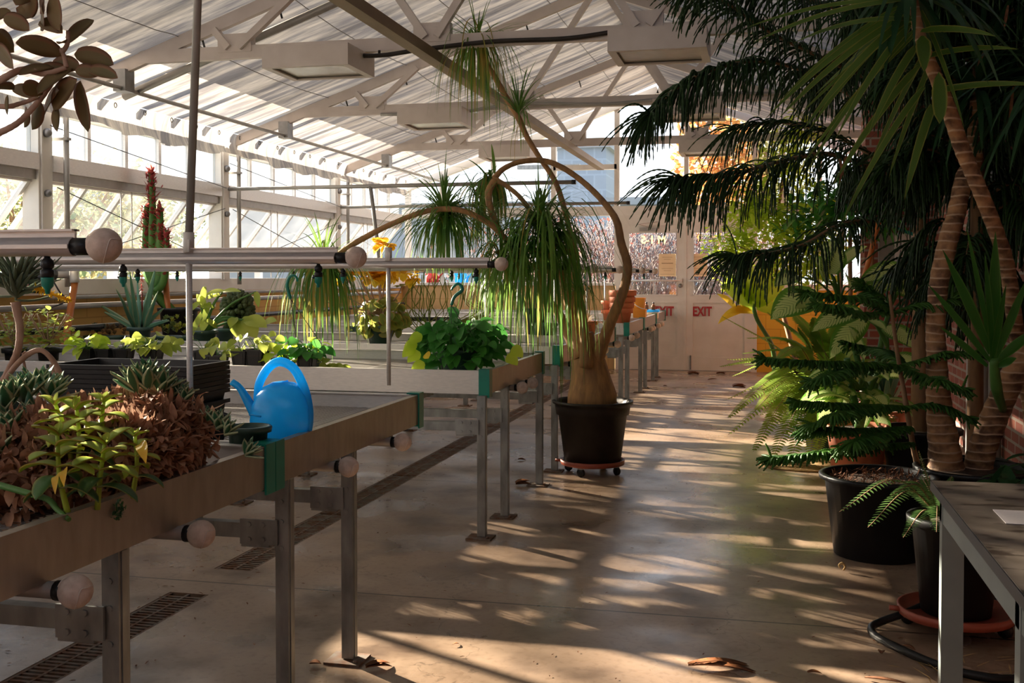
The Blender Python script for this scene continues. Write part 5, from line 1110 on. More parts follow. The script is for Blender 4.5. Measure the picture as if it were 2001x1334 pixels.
for (a, b, w) in [((190,-40),(120,100),100),((230,30),(225,155),95),((300,-30),(330,160),95),((350,180),(225,120),70),((375,240),(515,115),90),((350,300),(100,235),90),((330,240),(372,235),50),((415,300),(625,350),90),((450,375),(290,365),85),((420,390),(545,415),70),((490,385),(650,425),60),((400,380),(218,515),80),((300,375),(115,410),65),((430,440),(305,605),115),((450,450),(490,718),105),((330,500),(245,645),95),((240,520),(130,480),75),((225,560),(180,710),85),((215,545),(75,490),60),((310,600),(320,722),45),((20,90),(158,160),75),((-20,180),(75,280),95),((-20,250),(72,370),70),((80,495),(-30,490),60),((40,530),(42,630),25),((60,60),(-40,110),60),((370,380),(200,395),60),((160,-30),(90,20),80),((150,600),(135,700),60)]:
    p = D(a[0]/2.857,a[1]/2.857,2.2+R.uniform(-.03,.03)); q = D(b[0]/2.857,b[1]/2.857,2.2+R.uniform(-.07,.07)); d = q-p
    lm.leaf(p, d.normalized()+V((0,0,.12)), d.length*1.05, w/2.857*2.2/2100*1.25, 10, 0.3, 0.3, 'round', up=(R.uniform(-.3,.3),-1,R.uniform(0,.4)), thick=0.0025)
lm.build('leaves', M['jade'], t)

# ================================================================ left tree aloe on the second bench
q = V((-2.75, 3.4, DZ)); t = thing('tree_aloe', 'grey green branching tree aloe with yellow flower spikes at the left edge', 'potted plant', q)
pot(t, q, 0.13, 0.1, 0.18, M['greypot'])
w_ = MB(); w_.tube(spline([q+V((0,0,.15)), D(-20,790,3.2), D(5,748,3.1), D(22,715,3.05), D(36,680,3.0), D(39,640,3.0), D(34,610,3.0), D(31,590,3.0)], 5), [0.016,0.013,0.011,0.010,0.011,0.014], 9, zig=0.04)
w_.tube(spline([D(8,745,3.1), D(30,715,3.0), D(55,692,3.0), D(80,684,3.0), D(100,700,3.0), D(113,722,3.0), D(118,738,3.0), D(112,742,3.0), D(107,730,3.0), D(100,712,3.0)], 5), [0.008,0.008,0.007,0.009,0.009,0.006], 8); w_.tube(spline(path([(60,695,3.0),(45,690,3.0),(53,740,3.0),(56,765,3.0)]),3), [0.004,0.003], 6)
w_.build('trunk', M['barkpink'], t)
lm = MB(); 
for k in range(75):
    a = R.uniform(0,6.28); el = R.uniform(-0.35,1.8); c = D(31,580,3.0); lm.leaf(c+V((0,0,R.uniform(-.01,.07))), (math.cos(a), math.sin(a), el), R.uniform(.09,.16), 0.013, 7, -0.8 if el < .4 else .1, 0.6, 'strap', thick=0.003)
lm.build('leaf_crown', M['senecio'], t); ym = MB()
for (a, b) in [((68,562),(140,588)),((20,530),(45,520))]:
    p, r_ = D(*a,3.0), D(*b,3.0); sb = MB(); ym.tube([p, r_], [0.006,0.003], 6)
    for k in range(110):
        u = R.random(); ym.leaf(p.lerp(r_,u), (R.gauss(0,1),R.gauss(0,1),R.gauss(0,1)), 0.016*(1.2-u*0.5), 0.006, 2, 0.2)
ym.build('flower_spike', M['yellow'], t)

# ================================================================ small square pots and trailing vines on the third bench
vine_i = 0
def vinepot(px, d, w, h, nleaf, lab, spread=1.0, mt='pothosyellow', ls=0.078, up=0.06, dist=None):
    c = onbench(px, d); t = thing('potted_vine' if nleaf else 'nursery_pot', lab, 'potted plant' if nleaf else 'pot', c, 'small square black pots on the third bench')
    square_pot(t, c, w, h, M['black'])
    if nleaf:
        lm, sb = MB(), MB()
        for k in range(nleaf):
            a = R.uniform(0,6.28); r = R.uniform(0.02, 0.13*spread); p = c+V((r*math.cos(a), r*math.sin(a)*0.7, h+R.uniform(0.0,up)*1.4-0.35*max(0,r-0.07)))
            p.z = max(p.z, DZ+0.02); sb.tube(spline([c+V((0,0,h*0.8)), c.lerp(p,0.5)+V((0,0,h*0.7)), p],3), [0.002,0.0015], 4, cap=False)
            lm.leaf(p, (math.cos(a), math.sin(a), R.uniform(-.6,.5)), ls*R.uniform(.7,1.2), ls*0.85*R.uniform(.7,1.1), 6, 1.0, 0.25, 'heart', up=(R.uniform(-.5,.5),-0.8,0.7))
        sb.build('stems', M['euph'], t); lm.build('leaves', M[mt], t)
for a in [(172,6.7,.10,.09,26,'vine with broad lime leaves in the leftmost small black pot'),(207,6.7,.10,.09,0,'empty low black pot, second from the left on the third bench'),(242,6.7,.10,.09,10,'sparse vine in a black pot left of the big aloe pot'),(296,6.6,.115,.10,34,'dense yellow green vine in a black pot directly below the big aloe'),
          (400,6.4,.105,.10,7,'black pot with a nearly bare vine just right of the metal pole'),(425,6.25,.10,.085,6,'lower black pot in front, right of the metal pole'),(472,6.2,.09,.11,8,'tall narrow black pot with thin vine, left of a similar wider one'),(502,6.2,.115,.12,9,'tall wide black pot with trailing vine behind the blue can spout'),(555,6.2,.11,.07,22,'vine with large lime leaves in a low pot behind the watering can handle'),(600,6.15,.10,.10,26,'vine with bright green leaves right of the watering can handle')]:
    vinepot(*a[:6], mt='lime' if a[0] in (172,555) else ('pothos' if a[0] == 600 else 'pothosyellow'))
c = onbench(640,6.15); t = thing('trailing_vine', 'loose green vine runner trailing over the bench edge right of the watering can', 'vine', c)
lm, sb = MB(), MB(); vp = spline([c+V((-.15,0,.12)), c+V((-.05,-.02,.06)), c+V((0.04,-.04,.02)), c+V((0.1,-.02,.02))],6); sb.tube(vp, 0.003, 5)
for k in range(18): p = R.choice(vp); lm.leaf(p, (R.gauss(0,1),R.gauss(0,1),.4), .06, .045, 6, .8, .2, 'heart', up=(0,-.8,.7))
sb.build('stem', M['euph'], t); lm.build('leaves', M['pothosyellow'], t)
# yellow green succulent mass at the far left of the third bench
for (px, d, n, lab) in [(30,6.9,200,'yellow green jade bush at the far left of the third bench'),(95,6.9,200,'yellow green jade bush beside the leftmost small black pot'),(-40,6.9,160,'yellow green jade bush cut by the left picture edge')]:
    c = onbench(px, d); t = thing('jade_bush', lab, 'potted plant', c, 'jade bushes at the left of the third bench'); pot(t, c, .07, .06, .08, M['black'])
    lm, sb = MB(), MB(); leafcloud(lm, c+V((0,0,.18)), (.19,.14,.17), n, .045, .03, 'round', 0.3)
    for k in range(12): a = k*.52; sb.tube(spline([c+V((0,0,.1)), c+V((.07*math.cos(a),.06*math.sin(a),.2)), c+V((.14*math.cos(a),.1*math.sin(a),.3))],3), [.006,.003], 5)
    sb.build('stems', M['barkpink'], t); lm.build('leaves', M['pothosyellow'], t)

# ================================================================ fourth bench: aloe, euphorbia, cactus, begonia
c = onbench(274, 8.5); t = thing('aloe', 'large upright blue green aloe in a grey pot on the fourth bench', 'potted plant', c)
pot(t, c, .088, .07, .14, M['greypot']); lm = MB()
for (bx, tx, ty, w, dd) in [(268,238,528,.06,0),(270,254,526,.06,-.1),(282,304,517,.075,.05),(286,308,566,.06,-.15),(262,192,587,.045,.2),(260,205,605,.045,.1),(274,290,560,.05,.3),(280,318,600,.05,.1),(264,228,560,.05,-.3),(276,268,540,.05,.2),(284,330,620,.04,-.2)]:
    p = D(bx,640,8.5); q = D(tx,ty,8.5+dd); L_=(q-p).length; lm.leaf(p, (q-p).normalized(), L_, w, 8, 0.12, 0.55, 'blade', up=(0.2,-1,0.1), thick=.012)
lm.build('leaves', M['aloe'], t)
fs = MB().tube([D(279,630,8.6), D(277,570,8.6)], [.007,.006], 6)
for k in range(60): u = R.random(); fs.leaf(D(277,575-38*u,8.6), (R.gauss(0,1),R.gauss(0,1),-.6), .03, .01, 2, .3)
fs.build('flower_spike', M['redleaf'], t)
c = onbench(350, 9.25); t = thing('euphorbia', 'tall columnar euphorbia with red tips in a wide black pot on the fourth bench', 'potted plant', c)
pot(t, c, .165, .13, .27, M['black'], rim=.03); g_, r_ = MB(), MB()
def column(pts, r, redfrom):
    ax = spline(pts, 6); m = len(ax); rr = r
    o = len(g_.v); g_.tube(ax, [rr, rr, rr*0.5], 8)
    for j in range(o, len(g_.v)):
        k = (j-o) % 8; i = (j-o)//8; g_.v[j] = ax[min(i,m-1)] + (g_.v[j]-ax[min(i,m-1)])*(1.25 if k % 2 else 0.62)
    for i in range(m-1):
        for q in range(11):
            u = (i+R.random())/(m-1); p = ax[i].lerp(ax[i+1], R.random()); (r_ if u > redfrom else g_).leaf(p, (R.gauss(0,1),R.gauss(0,1),R.uniform(.2,1.2)), .075 if u > redfrom else .02, .032 if u > redfrom else .008, 3, -.3)
column([c+V((-.05,0,.22)), D(300,560,9.2), D(297,470,9.2), D(297,400,9.2), D(295,335,9.2)], .042, .42)
column([D(302,560,9.2), D(290,530,9.2), D(284,480,9.2), D(285,402,9.2)], .044, .33)
column([D(302,560,9.15), D(312,540,9.15), D(312,470,9.15), D(313,405,9.15)], .045, .33)
column([D(304,570,9.1), D(318,550,9.1), D(325,500,9.1), D(326,450,9.1)], .034, .4)
for k in range(70): r_.leaf(D(296+R.gauss(0,6),375+R.gauss(0,12),9.2), (R.gauss(0,1),R.gauss(0,.6),R.uniform(0,1)), .07, .014, 3, .2)
for k in range(45): r_.leaf(D(296+R.gauss(0,2),350+R.uniform(-20,20),9.2), (R.gauss(0,.4),R.gauss(0,.4),1), .05, .012, 3, .2)
g_.build('stems', M['euph'], t); r_.build('red_leaves', M['redleaf'], t)
for (px, d, lab, mt) in [(190,8.6,'low rosette succulents in a dark pot left of the big aloe','senecio'),(222,8.5,'low grey pink succulents in a dark pot touching the aloe pot','jade'),(330,8.5,'low green and rust coloured succulents in front of the wide black pot','kalandark'),(352,8.45,'yellow green feathery succulents beside the metal pole','kalan')]:
    c = onbench(px, d); t = thing('low_succulent', lab, 'succulent', c, 'low succulents on the fourth bench'); pot(t, c, .09, .08, .07, M['greenpot']); lm = MB()
    for k in range(14): rosette(lm, c+V((R.uniform(-.08,.08), R.uniform(-.06,.06), .07+R.uniform(0,.07 if px < 300 else .16))), 12, .045, .018, (R.gauss(0,.3),R.gauss(0,.3),1), thick=0.002)
    lm.build('rosettes', M[mt], t)
c = onbench(440, 8.5); t = thing('cactus', 'dark knobbly clumping cactus in a grey green pot on the fourth bench', 'cactus', c)
pot(t, c, .075, .06, .13, M['greypot']); cm = MB(); cc = D(465,603,8.5)
for k in range(150):
    d = V((R.gauss(0,1),R.gauss(0,1),R.gauss(0,1))).normalized(); p = cc+V((d.x*.12,d.y*.11,d.z*.13)); cm.tube([p-d*.05, p, p+d*.025], [.02,.024,.008], 6)
    for s_ in range(2): cm.leaf(p+d*.02, d+V((R.gauss(0,.5),R.gauss(0,.5),R.gauss(0,.5))), .016, .006, 2, 0)
cm.tube([c+V((0,0,.1)), cc], [.03,.05], 8); cm.build('stems', M['cactus'], t)
c = onbench(400, 8.2); t = thing('split_leaf_philodendron', 'yellow green lobed leaf plant around the dark cactus', 'potted plant', c); pot(t, c, .09, .07, .13, M['greenpot']); lm, sb = MB(), MB()
for (a, b, w) in [((395,610),(375,660),.05),((400,600),(385,575),.06),((400,580),(440,568),.05),((410,590),(398,630),.05),((420,600),(392,600),.05),((425,640),(400,625),.05),((455,625),(470,665),.10),((470,625),(500,660),.16),((480,625),(520,640),.12),((460,620),(450,640),.08),((395,640),(380,650),.06),((430,575),(405,585),.05),((400,560),(395,600),.05),((515,632),(540,627),.07),((435,570),(470,570),.04),((390,590),(372,610),.05),((405,620),(395,650),.07),((500,570),(505,600),.05)]:
    bigleaf(lm, sb, a, b, w, 8.2, 8.1, .5, c+V((0,0,.12)))
sb.build('stems', M['euph'], t); lm.build('leaves', M['pothosyellow'], t)
c = onbench(743, 8.6); t = thing('begonia', 'round leaved begonia with yellow blooms on long stalks in a dark green pot', 'potted plant', c)
pot(t, c, .11, .085, .15, M['greenpot']); lm, sb, ym = MB(), MB(), MB(); cc = D(745,615,8.6)
for k in range(120):
    d = V((R.gauss(0,1),R.gauss(0,1),R.gauss(0,1))).normalized(); 
    if d.z < -.8: continue
    p = cc+V((d.x*.17,d.y*.15,d.z*.15)); lm.leaf(p-d*.01, V((R.gauss(0,.5),R.gauss(0,.5),-.5))+d*.4, .10*R.uniform(.6,1.2), .095*R.uniform(.6,1.2), 7, .6, .25, 'round', up=d+V((0,-.3,.2)))
for (x0,x1,y1) in [(730,750,478),(735,690,520),(720,675,540),(740,760,530),(700,655,560),(742,745,540),(715,705,520),(765,785,560),(725,728,545),(690,640,590)]:
    q = D(x1,y1,8.5); sb.tube(spline([cc, D((x0+x1)/2,(600+y1)/2,8.55), q],5), [.008,.005], 6)
    if y1 < 550:
        for k in range(18): ym.leaf(q, (R.gauss(0,1),R.gauss(0,1),R.gauss(0,.7)+.3), .115, .10, 5, .5, .3, 'round')
    else:
        for k in range(5): lm.leaf(q, (R.gauss(0,1),R.gauss(0,1),.3), .07, .06, 5, .5, .3, 'round')
for k in range(10): a = k*.63; sb.tube(spline([cc+V((0,0,-.1)), cc+V((.1*math.cos(a),.08*math.sin(a),0)), cc+V((.2*math.cos(a),.14*math.sin(a),.02))],3), .007, 5)
sb.build('stalks', M['barkpink'], t); lm.build('leaves', M['begonia'], t); ym.build('blooms', M['yellow'], t)
c = onbench(835, 8.4); t = thing('wilting_begonia', 'pale pinkish wilting begonia with trailing rootlets behind the hanging pothos', 'potted plant', c)
pot(t, c, .08, .06, .1, M['black']); sb = MB()
for k in range(46):
    x = R.uniform(800,960); sb.tube(spline([D(x,R.uniform(525,560),8.3), D(x+R.gauss(0,10),585,8.3), D(x+R.gauss(0,16),615,8.35), c+V((R.gauss(0,.05),0,.1))],4), .0035, 4, cap=False)
sb.build('rootlets', M['begonia'], t); ym = MB()
for (px,py) in [(820,520),(790,535),(805,545)]:
    for k in range(12): ym.leaf(D(px,py,8.3), (R.gauss(0,1),R.gauss(0,1),R.gauss(0,.7)), .08, .06, 5, .7, .3, 'round')
ym.build('faded_blooms', M['yellow'], t)

# ================================================================ hanging pothos standing on the third bench
def hook(t, base, pts, d):
    MB().tube(spline([D(x,y,d) for x,y in pts],5), [.009,.0105,.008,.006], 8).build('hanger_hook', M['green'], t)
    top = D(pts[0][0],pts[0][1],d); w = MB()
    for k in range(3): a = k*2.09+.4; w.tube([top, base+V((.11*math.cos(a),.11*math.sin(a),0))], .002, 4)
    w.build('hanger_wire', M['wire'], t)
c = onbench(897, 6.1); t = thing('pothos', 'bushy glossy green pothos with a dark green hanger hook on the third bench', 'potted plant', c)
pot(t, c, .13, .1, .13, M['greenpot'], rim=.02); lm, sb, yl = MB(), MB(), MB()
for k in range(330):
    d = V((R.gauss(0,1),R.gauss(0,1),R.gauss(0,1))).normalized()*(R.random()**.35); p = c+V((d.x*.27,d.y*.2,.165+d.z*.15))
    if p.z < DZ+.03 and p.y > 5.3: continue
    if p.x > XE-.02 and p.z < BZ+.03: continue
    lm.leaf(p, V((d.x,d.y,R.uniform(-.6,.4))), R.uniform(.05,.10), R.uniform(.04,.075), 6, 1.0, .22, 'heart', up=(R.uniform(-.6,.6),-.7,.8))
for (px,py) in [(815,670),(822,690),(825,655),(830,710),(812,680),(990,695),(1000,680)]: yl.leaf(D(px,py,5.95), (-.8 if px < 900 else .8,-.3,-.3), .09, .07, 6, .8, .2, 'heart', up=(0,-1,.4))
for k in range(26): a = R.uniform(0,6.28); sb.tube(spline([c+V((0,0,.12)), c+V((.1*math.cos(a),.08*math.sin(a),.25)), c+V((.24*math.cos(a),.17*math.sin(a),.12))],4), .003, 4)
sb.build('stems', M['euph'], t); lm.build('leaves', M['pothos'], t); yl.build('lime_leaves', M['lime'], t)
bl = MB(); bl.leaf(D(832,690,5.85), (.2,-.3,-.1), .06, .05, 6, .4, .2, 'round', up=(0,-1,.3)); bl.build('orange_leaf', M['yellow'], t)
hook(t, c+V((0,0,.13)), [(882,596),(888,580),(902,568),(902,560),(895,554),(886,560),(882,567)], 6.05)
c = onbench(585, 6.3); t = thing('hanging_pot', 'dark green hanging pot with hook, tipped among the vines behind the watering can', 'potted plant', c+V((0,.05,0)))
c = c+V((0,.12,0)); pot(t, c, .09, .07, .09, M['greenpot']); hook(t, c+V((0,0,.09)), [(568,584),(564,570),(561,556),(565,543),(573,538),(580,543),(581,550)], 6.3)
lm = MB(); leafcloud(lm, c+V((0,0,.13)), (.12,.08,.06), 26, .07, .06, 'heart'); lm.build('leaves', M['lime'], t)
# small hanging planter far
c = D(690,648,9.8); t = thing('mini_planter', 'tiny square hanging planter with green tufts behind the palm leaves', 'planter', c); square_pot(t, c, .09, .05, M['greenpot']); lm = MB(); tuft(lm, c+V((0,0,.05)), (0,0,1), 30, .05, .01); lm.build('tufts', M['lime'], t)
w = MB()
for s_ in (-1,1): w.tube([c+V((.04*s_,0,.05)), c+V((0,0,.42)), c+V((0,0,.74))], .0015, 4)
w.build('hanger_wire', M['wire'], t)

# ================================================================ things on the far benches
c = onbench(1064, 8.85); t = thing('nursery_pot', 'pale green translucent round pot behind the palm stems on the fifth bench', 'pot', c)
M['palegreen'] = leafmat('translucent_green_plastic', (0.12,0.22,0.14), (0.15,0.26,0.17), .4, .35, 4); pot(t, c, .1, .08, .155, M['palegreen'], rim=.02)
c = onbench(1045, 9.3); t = thing('nursery_pot', 'tall black pot behind the pale green pot', 'pot', c); pot(t, c, .11, .09, .26, M['black'])
c = onbench(1147, 8.9); t = thing('dry_potted_plant', 'withered plant in a terracotta pot seen between the palm stems', 'potted plant', c); pot(t, c, .08, .055, .17, M['terra'])
lm = MB(); tuft(lm, c+V((0,0,.18)), (0,0,1), 60, .18, .008, 1, 3, 7, 'strap', -.3); lm.build('withered_leaves', M['straw'], t)
c0 = onbench(1214, 11.5)
for k, (h, lab) in enumerate([(0,'bottom terracotta pot of the stack on the sixth bench'),(.06,'second terracotta pot of the stack on the sixth bench'),(.12,'third terracotta pot of the stack on the sixth bench'),(.19,'topmost and widest terracotta pot of the stack')]):
    c = c0+V((.004*k,0,h+.001)); t = thing('terracotta_pot', lab, 'pot', c, 'stacked terracotta pots'); pot(t, c, .112+.008*k, .08+.006*k, .2, M['terra'], rim=.055, rw=.012, soil=False)
c0 = onbench(1188, 11.9)
for k, lab in enumerate(['lower pot of the shorter pale terracotta stack','upper pot of the shorter pale terracotta stack']):
    c = c0+V((0,.1,.10*k+.001)); t = thing('terracotta_pot', lab, 'pot', c, 'stacked terracotta pots'); pot(t, c, .08, .06, .17, M['terra'], rim=.045, soil=False)
c = onbench(1165, 11.9)+V((0,-.1,0)); t = thing('terracotta_saucer', 'small terracotta saucer left of the stacked pots', 'saucer', c); MB().lathe([(.07,0),(.085,.03),(.08,.03),(.066,.006)], c, 24).build('dish', M['terra'], t)
c = onbench(1250, 12.75); 
for k, (z, w_, lab) in enumerate([(0,.155,'lower square ochre plastic bucket on the seventh bench'),(.135,.15,'upper ochre plastic bucket with a white handle, stacked on another')]):
    p = c+V((-.012*k,0,z+.001)); t = thing('plastic_bucket', lab, 'bucket', p, 'ochre buckets'); m = MB().lathe([(w_*.60,0),(w_*.62,.004),(w_*.69,.135),(w_*.72,.137),(w_*.72,.15),(w_*.67,.15),(w_*.6,.01)], p, 4, math.pi/4)
    for i in range(len(m.sm)): m.sm[i] = False
    m.build('shell', M['yellowplastic'], t)
    if k: MB().tube(spline([p+V((-.075,-.085,.13)), p+V((-.03,-.1,.07)), p+V((.04,-.1,.03)), p+V((.08,-.085,.02))],5), .005, 6).build('handle', M['paper'], t)
c = onbench(1272, 13.9); t = thing('seed_tray', 'shallow blue tray on a tan box on the farthest bench', 'tray', c+V((0,0,.08)))
MB().box(c.x-.13,c.x+.1,c.y-.1,c.y+.1,DZ+.081,DZ+.11).build('shell', M['blue'], t)
t = thing('cardboard_box', 'low tan box under the blue tray on the farthest bench', 'box', c); MB().box(c.x-.12,c.x+.09,c.y-.09,c.y+.09,DZ+.001,DZ+.08).build('carton', M['sign'], t)
for k, (dx, lab) in enumerate([(-.06,'left small dark bottle standing on the blue tray'),(.03,'right small dark bottle with a capped neck on the blue tray')]):
    p = V((c.x+dx, c.y, DZ+.111)); t = thing('bottle', lab, 'bottle', p, 'small bottles on the blue tray'); MB().lathe([(.026,0),(.028,.004),(.028,.05),(.01,.065),(.01,.08)], p, 14).build('glass_body', M['deadleaf'], t); MB().tube([p+V((0,0,.08)), p+V((0,0,.095))], .014, 10).build('cap', M['black'], t)
for k, (px, lab) in enumerate([(800,'leftmost glossy black pot of the row on the sixth bench'),(818,'second glossy black pot of the row on the sixth bench'),(836,'third glossy black pot of the row on the sixth bench'),(854,'fourth glossy black pot of the row on the sixth bench'),(872,'rightmost glossy black pot of the row on the sixth bench')]):
    c = onbench(px, 11.6); t = thing('nursery_pot', lab, 'pot', c, 'glossy black pots on the sixth bench'); square_pot(t, c, .095, .10, M['black'])
c = onbench(1158, 12.0); t = thing('seed_tray', 'grey flat tray left of the terracotta stack', 'tray', c)
MB().box(c.x-.2,c.x+.2,c.y-.1,c.y+.1,DZ+.001,DZ+.05).build('shell', M['greyframe'], t)
for (px, mt, lab) in [(845,'red','rounded red plastic can on the far windowsill'),(902,'blue','rounded blue plastic can on the far windowsill')]:
    c = P(px,552,Y=YE-.02); c.z = 1.241; t = thing('plastic_can', lab, 'watering can', c, 'cans on the far windowsill')
    MB().lathe([(.10,0),(.105,.01),(.10,.09),(.075,.135),(.03,.155),(1e-4,.158)], c, 24, 0, 1, .6).build('body', M[mt], t)
    MB().tube(spline([c+V((-.07,0,.08)), c+V((-.10,0,.13)), c+V((-.04,0,.185)), c+V((.03,0,.16))],5), .012, 8).build('handle', M[mt], t)
    MB().tube([c+V((.07,0,.04)), c+V((.16,0,.14))], [.018,.009], 8).build('spout', M[mt], t)
# leaning hoses at the left wall
for (a, b, lab) in [((146,552),(132,640),'orange hose standing against the ochre wall with a white elbow'),((323,545),(328,600),'orange hose behind the tall euphorbia')]:
    p, q = P(*a, X=XL+.3), P(*b, X=XL+.3); t = thing('orange_hose', lab, 'hose', V((q.x,q.y,0)), 'orange hoses at the left wall'); e = p+(q-p)*(p.z-0.0)/(p.z-q.z)
    MB().tube([p, p.lerp(e,.5), e], .026, 10).build('hose', M['orangestick'], t)
    MB().tube(spline([p, p+V((0,0,.1)), p+V((.06,.0,.14)), p+V((.14,0,.14))],4), .034, 10).build('elbow', M['white'], t)
c = P(70,535,X=XL+.14); t = thing('solenoid_valve', 'black and red irrigation valve on the left wall above the conduit', 'valve', V((c.x,c.y,c.z-.2)))
MB().tube([c+V((0,-.25,0)), c+V((0,.35,0))], .035, 12).build('pipe', M['pipegrey'], t); MB().tube([c+V((0,-.08,0)), c+V((0,.18,0))], .055, 14).tube([c, c+V((0,0,-.14))], .05, 12).build('valve_body', M['black'], t); MB().tube([c+V((0,0,0)), c+V((0,.05,0))], .06, 14).build('red_band', M['red'], t)
MB().tube(spline([c+V((.05,.1,-.02)), c+V((.1,.12,-.12)), c+V((.1,.2,-.2)), c+V((.04,.1,-.25))],5), .006, 6).build('lead', M['wire'], t)

# ================================================================ right side: pier, switch box, conduits, table, hose, litter
wr = bpy.data.objects['wall_right']
bx0, bx1 = P(1716,490,Y=10.6).x, P(1786,490,Y=10.6).x
MB().box(bx0-.12, XR, 10.62, 11.1, 0, roofz(1.0)).build('brick_pier', brickmat('red_brick_pier', (0.28,0.075,0.045), (0.20,0.05,0.035), (0.30,0.24,0.2), 0.21, 0.075, 1, 0.01, 'xz'), wr)
z0, z1 = P(1750,520,Y=10.6).z, P(1750,455,Y=10.6).z; t = thing('switch_box', 'grey switch box with three white breakers on the brick pier', 'switch box', ((bx0+bx1)/2, 10.6, z0-.1))
MB().box(bx0, bx1, 10.52, 10.62, z0-.12, z1).build('enclosure', M['greyframe'], t)
for k in range(3):
    x = bx0+(bx1-bx0)*(.50+.18*k); b = MB().box(x-.021, x+.021, 10.49, 10.52, z0+.03, z1-.01); bo = b.build('breaker', M['paper'], t); MB().box(x-.03, x+.012, 10.47, 10.49, (z0+z1)/2-.01, (z0+z1)/2+.02).build('lever', M['alu'], bo)
    MB().box(x-.012, x+.008, 10.485, 10.49, z0+.06, z0+.085).build('marking', M['black'], bo)
tag(MB().bar(P(1712,432,Y=10.4), P(1786,458,Y=10.4), .01, .03).bar(P(1730,436,Y=10.4), P(1728,470,Y=10.4), .01, .02).build('plant_tie', M['tealink']), 'teal tape tie strung above the switch box', 'strap')
for (px, lab) in [(1900,'left thick grey conduit running up the brick wall'),(1925,'middle grey conduit running up the brick wall'),(1945,'right grey conduit running up the brick wall')]:
    p = P(px, 700, X=XR-.05); tag(MB().tube([(XR-.05,p.y,0),(XR-.05,p.y,2.4)], .04, 12).build('wall_conduit', M['pipegrey']), lab, 'conduit', 'grey conduits on the brick wall')
# table
TZ = .76; ta = P(1820,938,Z=TZ); X0 = ta.x; Y1 = ta.y
def stonemat():
    m, N, L = newmat('grey_stone_laminate'); o = N.new('ShaderNodeOutputMaterial'); b = pbsdf(N, (.2,.19,.18), .42); n, r = noisecol(N, L, (.15,.125,.10), (.27,.23,.19), 14, 8, .3, .7); n2, r2 = noisecol(N, L, (.25,.2,.18), (1,1,1), 9, 6, .36, .44, (1,2.2,1))
    a = N.new('ShaderNodeMix'); a.data_type = 'RGBA'; a.blend_type = 'MULTIPLY'; a.inputs[0].default_value = .85; L.new(r.outputs[0], a.inputs[6]); L.new(r2.outputs[0], a.inputs[7]); L.new(a.outputs[2], b.inputs['Base Color']); L.new(b.outputs[0], o.inputs[0]); return m
t = thing('work_table', 'grey stone-look table with a painted metal frame in the lower right corner', 'table', (X0+.4, Y1-1.0, 0))
MB().box(X0, XR-.06, Y1-2.0, Y1, TZ-.028, TZ).build('table_top', stonemat(), t)
M['edge'] = mat('dark_edge_band', (.055,.055,.06), None, .4); MB().box(X0-.003, X0, Y1-2.0, Y1, TZ-.027, TZ-.001).box(X0, XR-.06, Y1, Y1+.003, TZ-.027, TZ-.001).build('edge_band', M['edge'], t)
M['frameblue'] = mat('grey_green_painted_steel', (.20,.23,.22), (.17,.195,.19), .45, 0, 8)
MB().box(X0+.02, X0+.045, Y1-1.98, Y1-.02, TZ-.105, TZ-.028).box(X0+.045, XR-.08, Y1-.045, Y1-.02, TZ-.105, TZ-.028).build('apron', M['frameblue'], t)
for (x, y) in ((X0+.02, Y1-.075), (X0+.02, 2.18), (X0+.02, Y1-1.95), (XR-.13, Y1-.075), (XR-.13, Y1-1.95)):
    MB().box(x, x+.055, y, y+.055, 0.0, TZ-.03).box(x-.002, x, y+.0, y+.012, 0.01, TZ-.03).build('leg', M['frameblue'], t)
pa, pb_, pc_ = P(1940,996,Z=TZ+.001), P(1986,1044,Z=TZ+.001), P(2001,1003,Z=TZ+.001)
u = (pb_-pa).normalized(); v_ = (pc_-pa).normalized(); n_ = MB(); e = thing('paper_sheet', 'white lined paper sheet lying on the grey table', 'paper', pa)
v_ = (v_-u*v_.dot(u)).normalized(); a, b = pa, pa+u*.15; n_.face([a, b, b+v_*.22, a+v_*.22]); n_.face([q+V((0,0,.0015)) for q in (a, b, b+v_*.22, a+v_*.22)])
for q in ((a,b),(b,b+v_*.22)): n_.face([q[0],q[1],q[1]+V((0,0,.0015)),q[0]+V((0,0,.0015))])
n_.build('sheet', M['paper'], e); k_ = MB()
for k in range(12): p = a+u*(.01+k*.0115)+V((0,0,.0017)); k_.face([p+v_*.01, p+v_*.21, p+v_*.21+u*.0008, p+v_*.01+u*.0008])
k_.build('ruled_lines', M['pipegrey'], e)
# hose
hp = [P(1900,1140,Z=.2), P(1838,1168,Z=.10), P(1775,1195,Z=.06), P(1725,1213,Z=.03), P(1703,1225,Z=.02), P(1712,1243,Z=.016), P(1760,1268,Z=.016), P(1830,1298,Z=.016), P(1900,1318,Z=.016), P(1990,1326,Z=.016), P(2080,1300,Z=.016)]
tag(MB().tube(spline(hp,6), .0145, 12).build('garden_hose', M['black']), 'black rubber hose looping over the floor beside the table legs', 'hose')
# woven mat under the terracotta pot
mc = P(1575,908,Z=0); m_ = MB()
for k in range(9):
    rr_ = .05+.03*k; m_.tube([(mc.x+rr_*1.15*math.cos(a*math.pi/16), mc.y+rr_*math.sin(a*math.pi/16), .006+.002*(k%2)) for a in range(33)], .007, 6)
for k in range(40):
    a = k*math.pi/20; m_.tube([(mc.x+.05*math.cos(a), mc.y+.05*math.sin(a), .012), (mc.x+.32*math.cos(a), mc.y+.28*math.sin(a), .010)], .004, 4)
tag(m_.build('straw_mat', M['straw'], org=(mc.x,mc.y,0)), 'round woven straw mat on the floor left of the terracotta pot', 'mat')
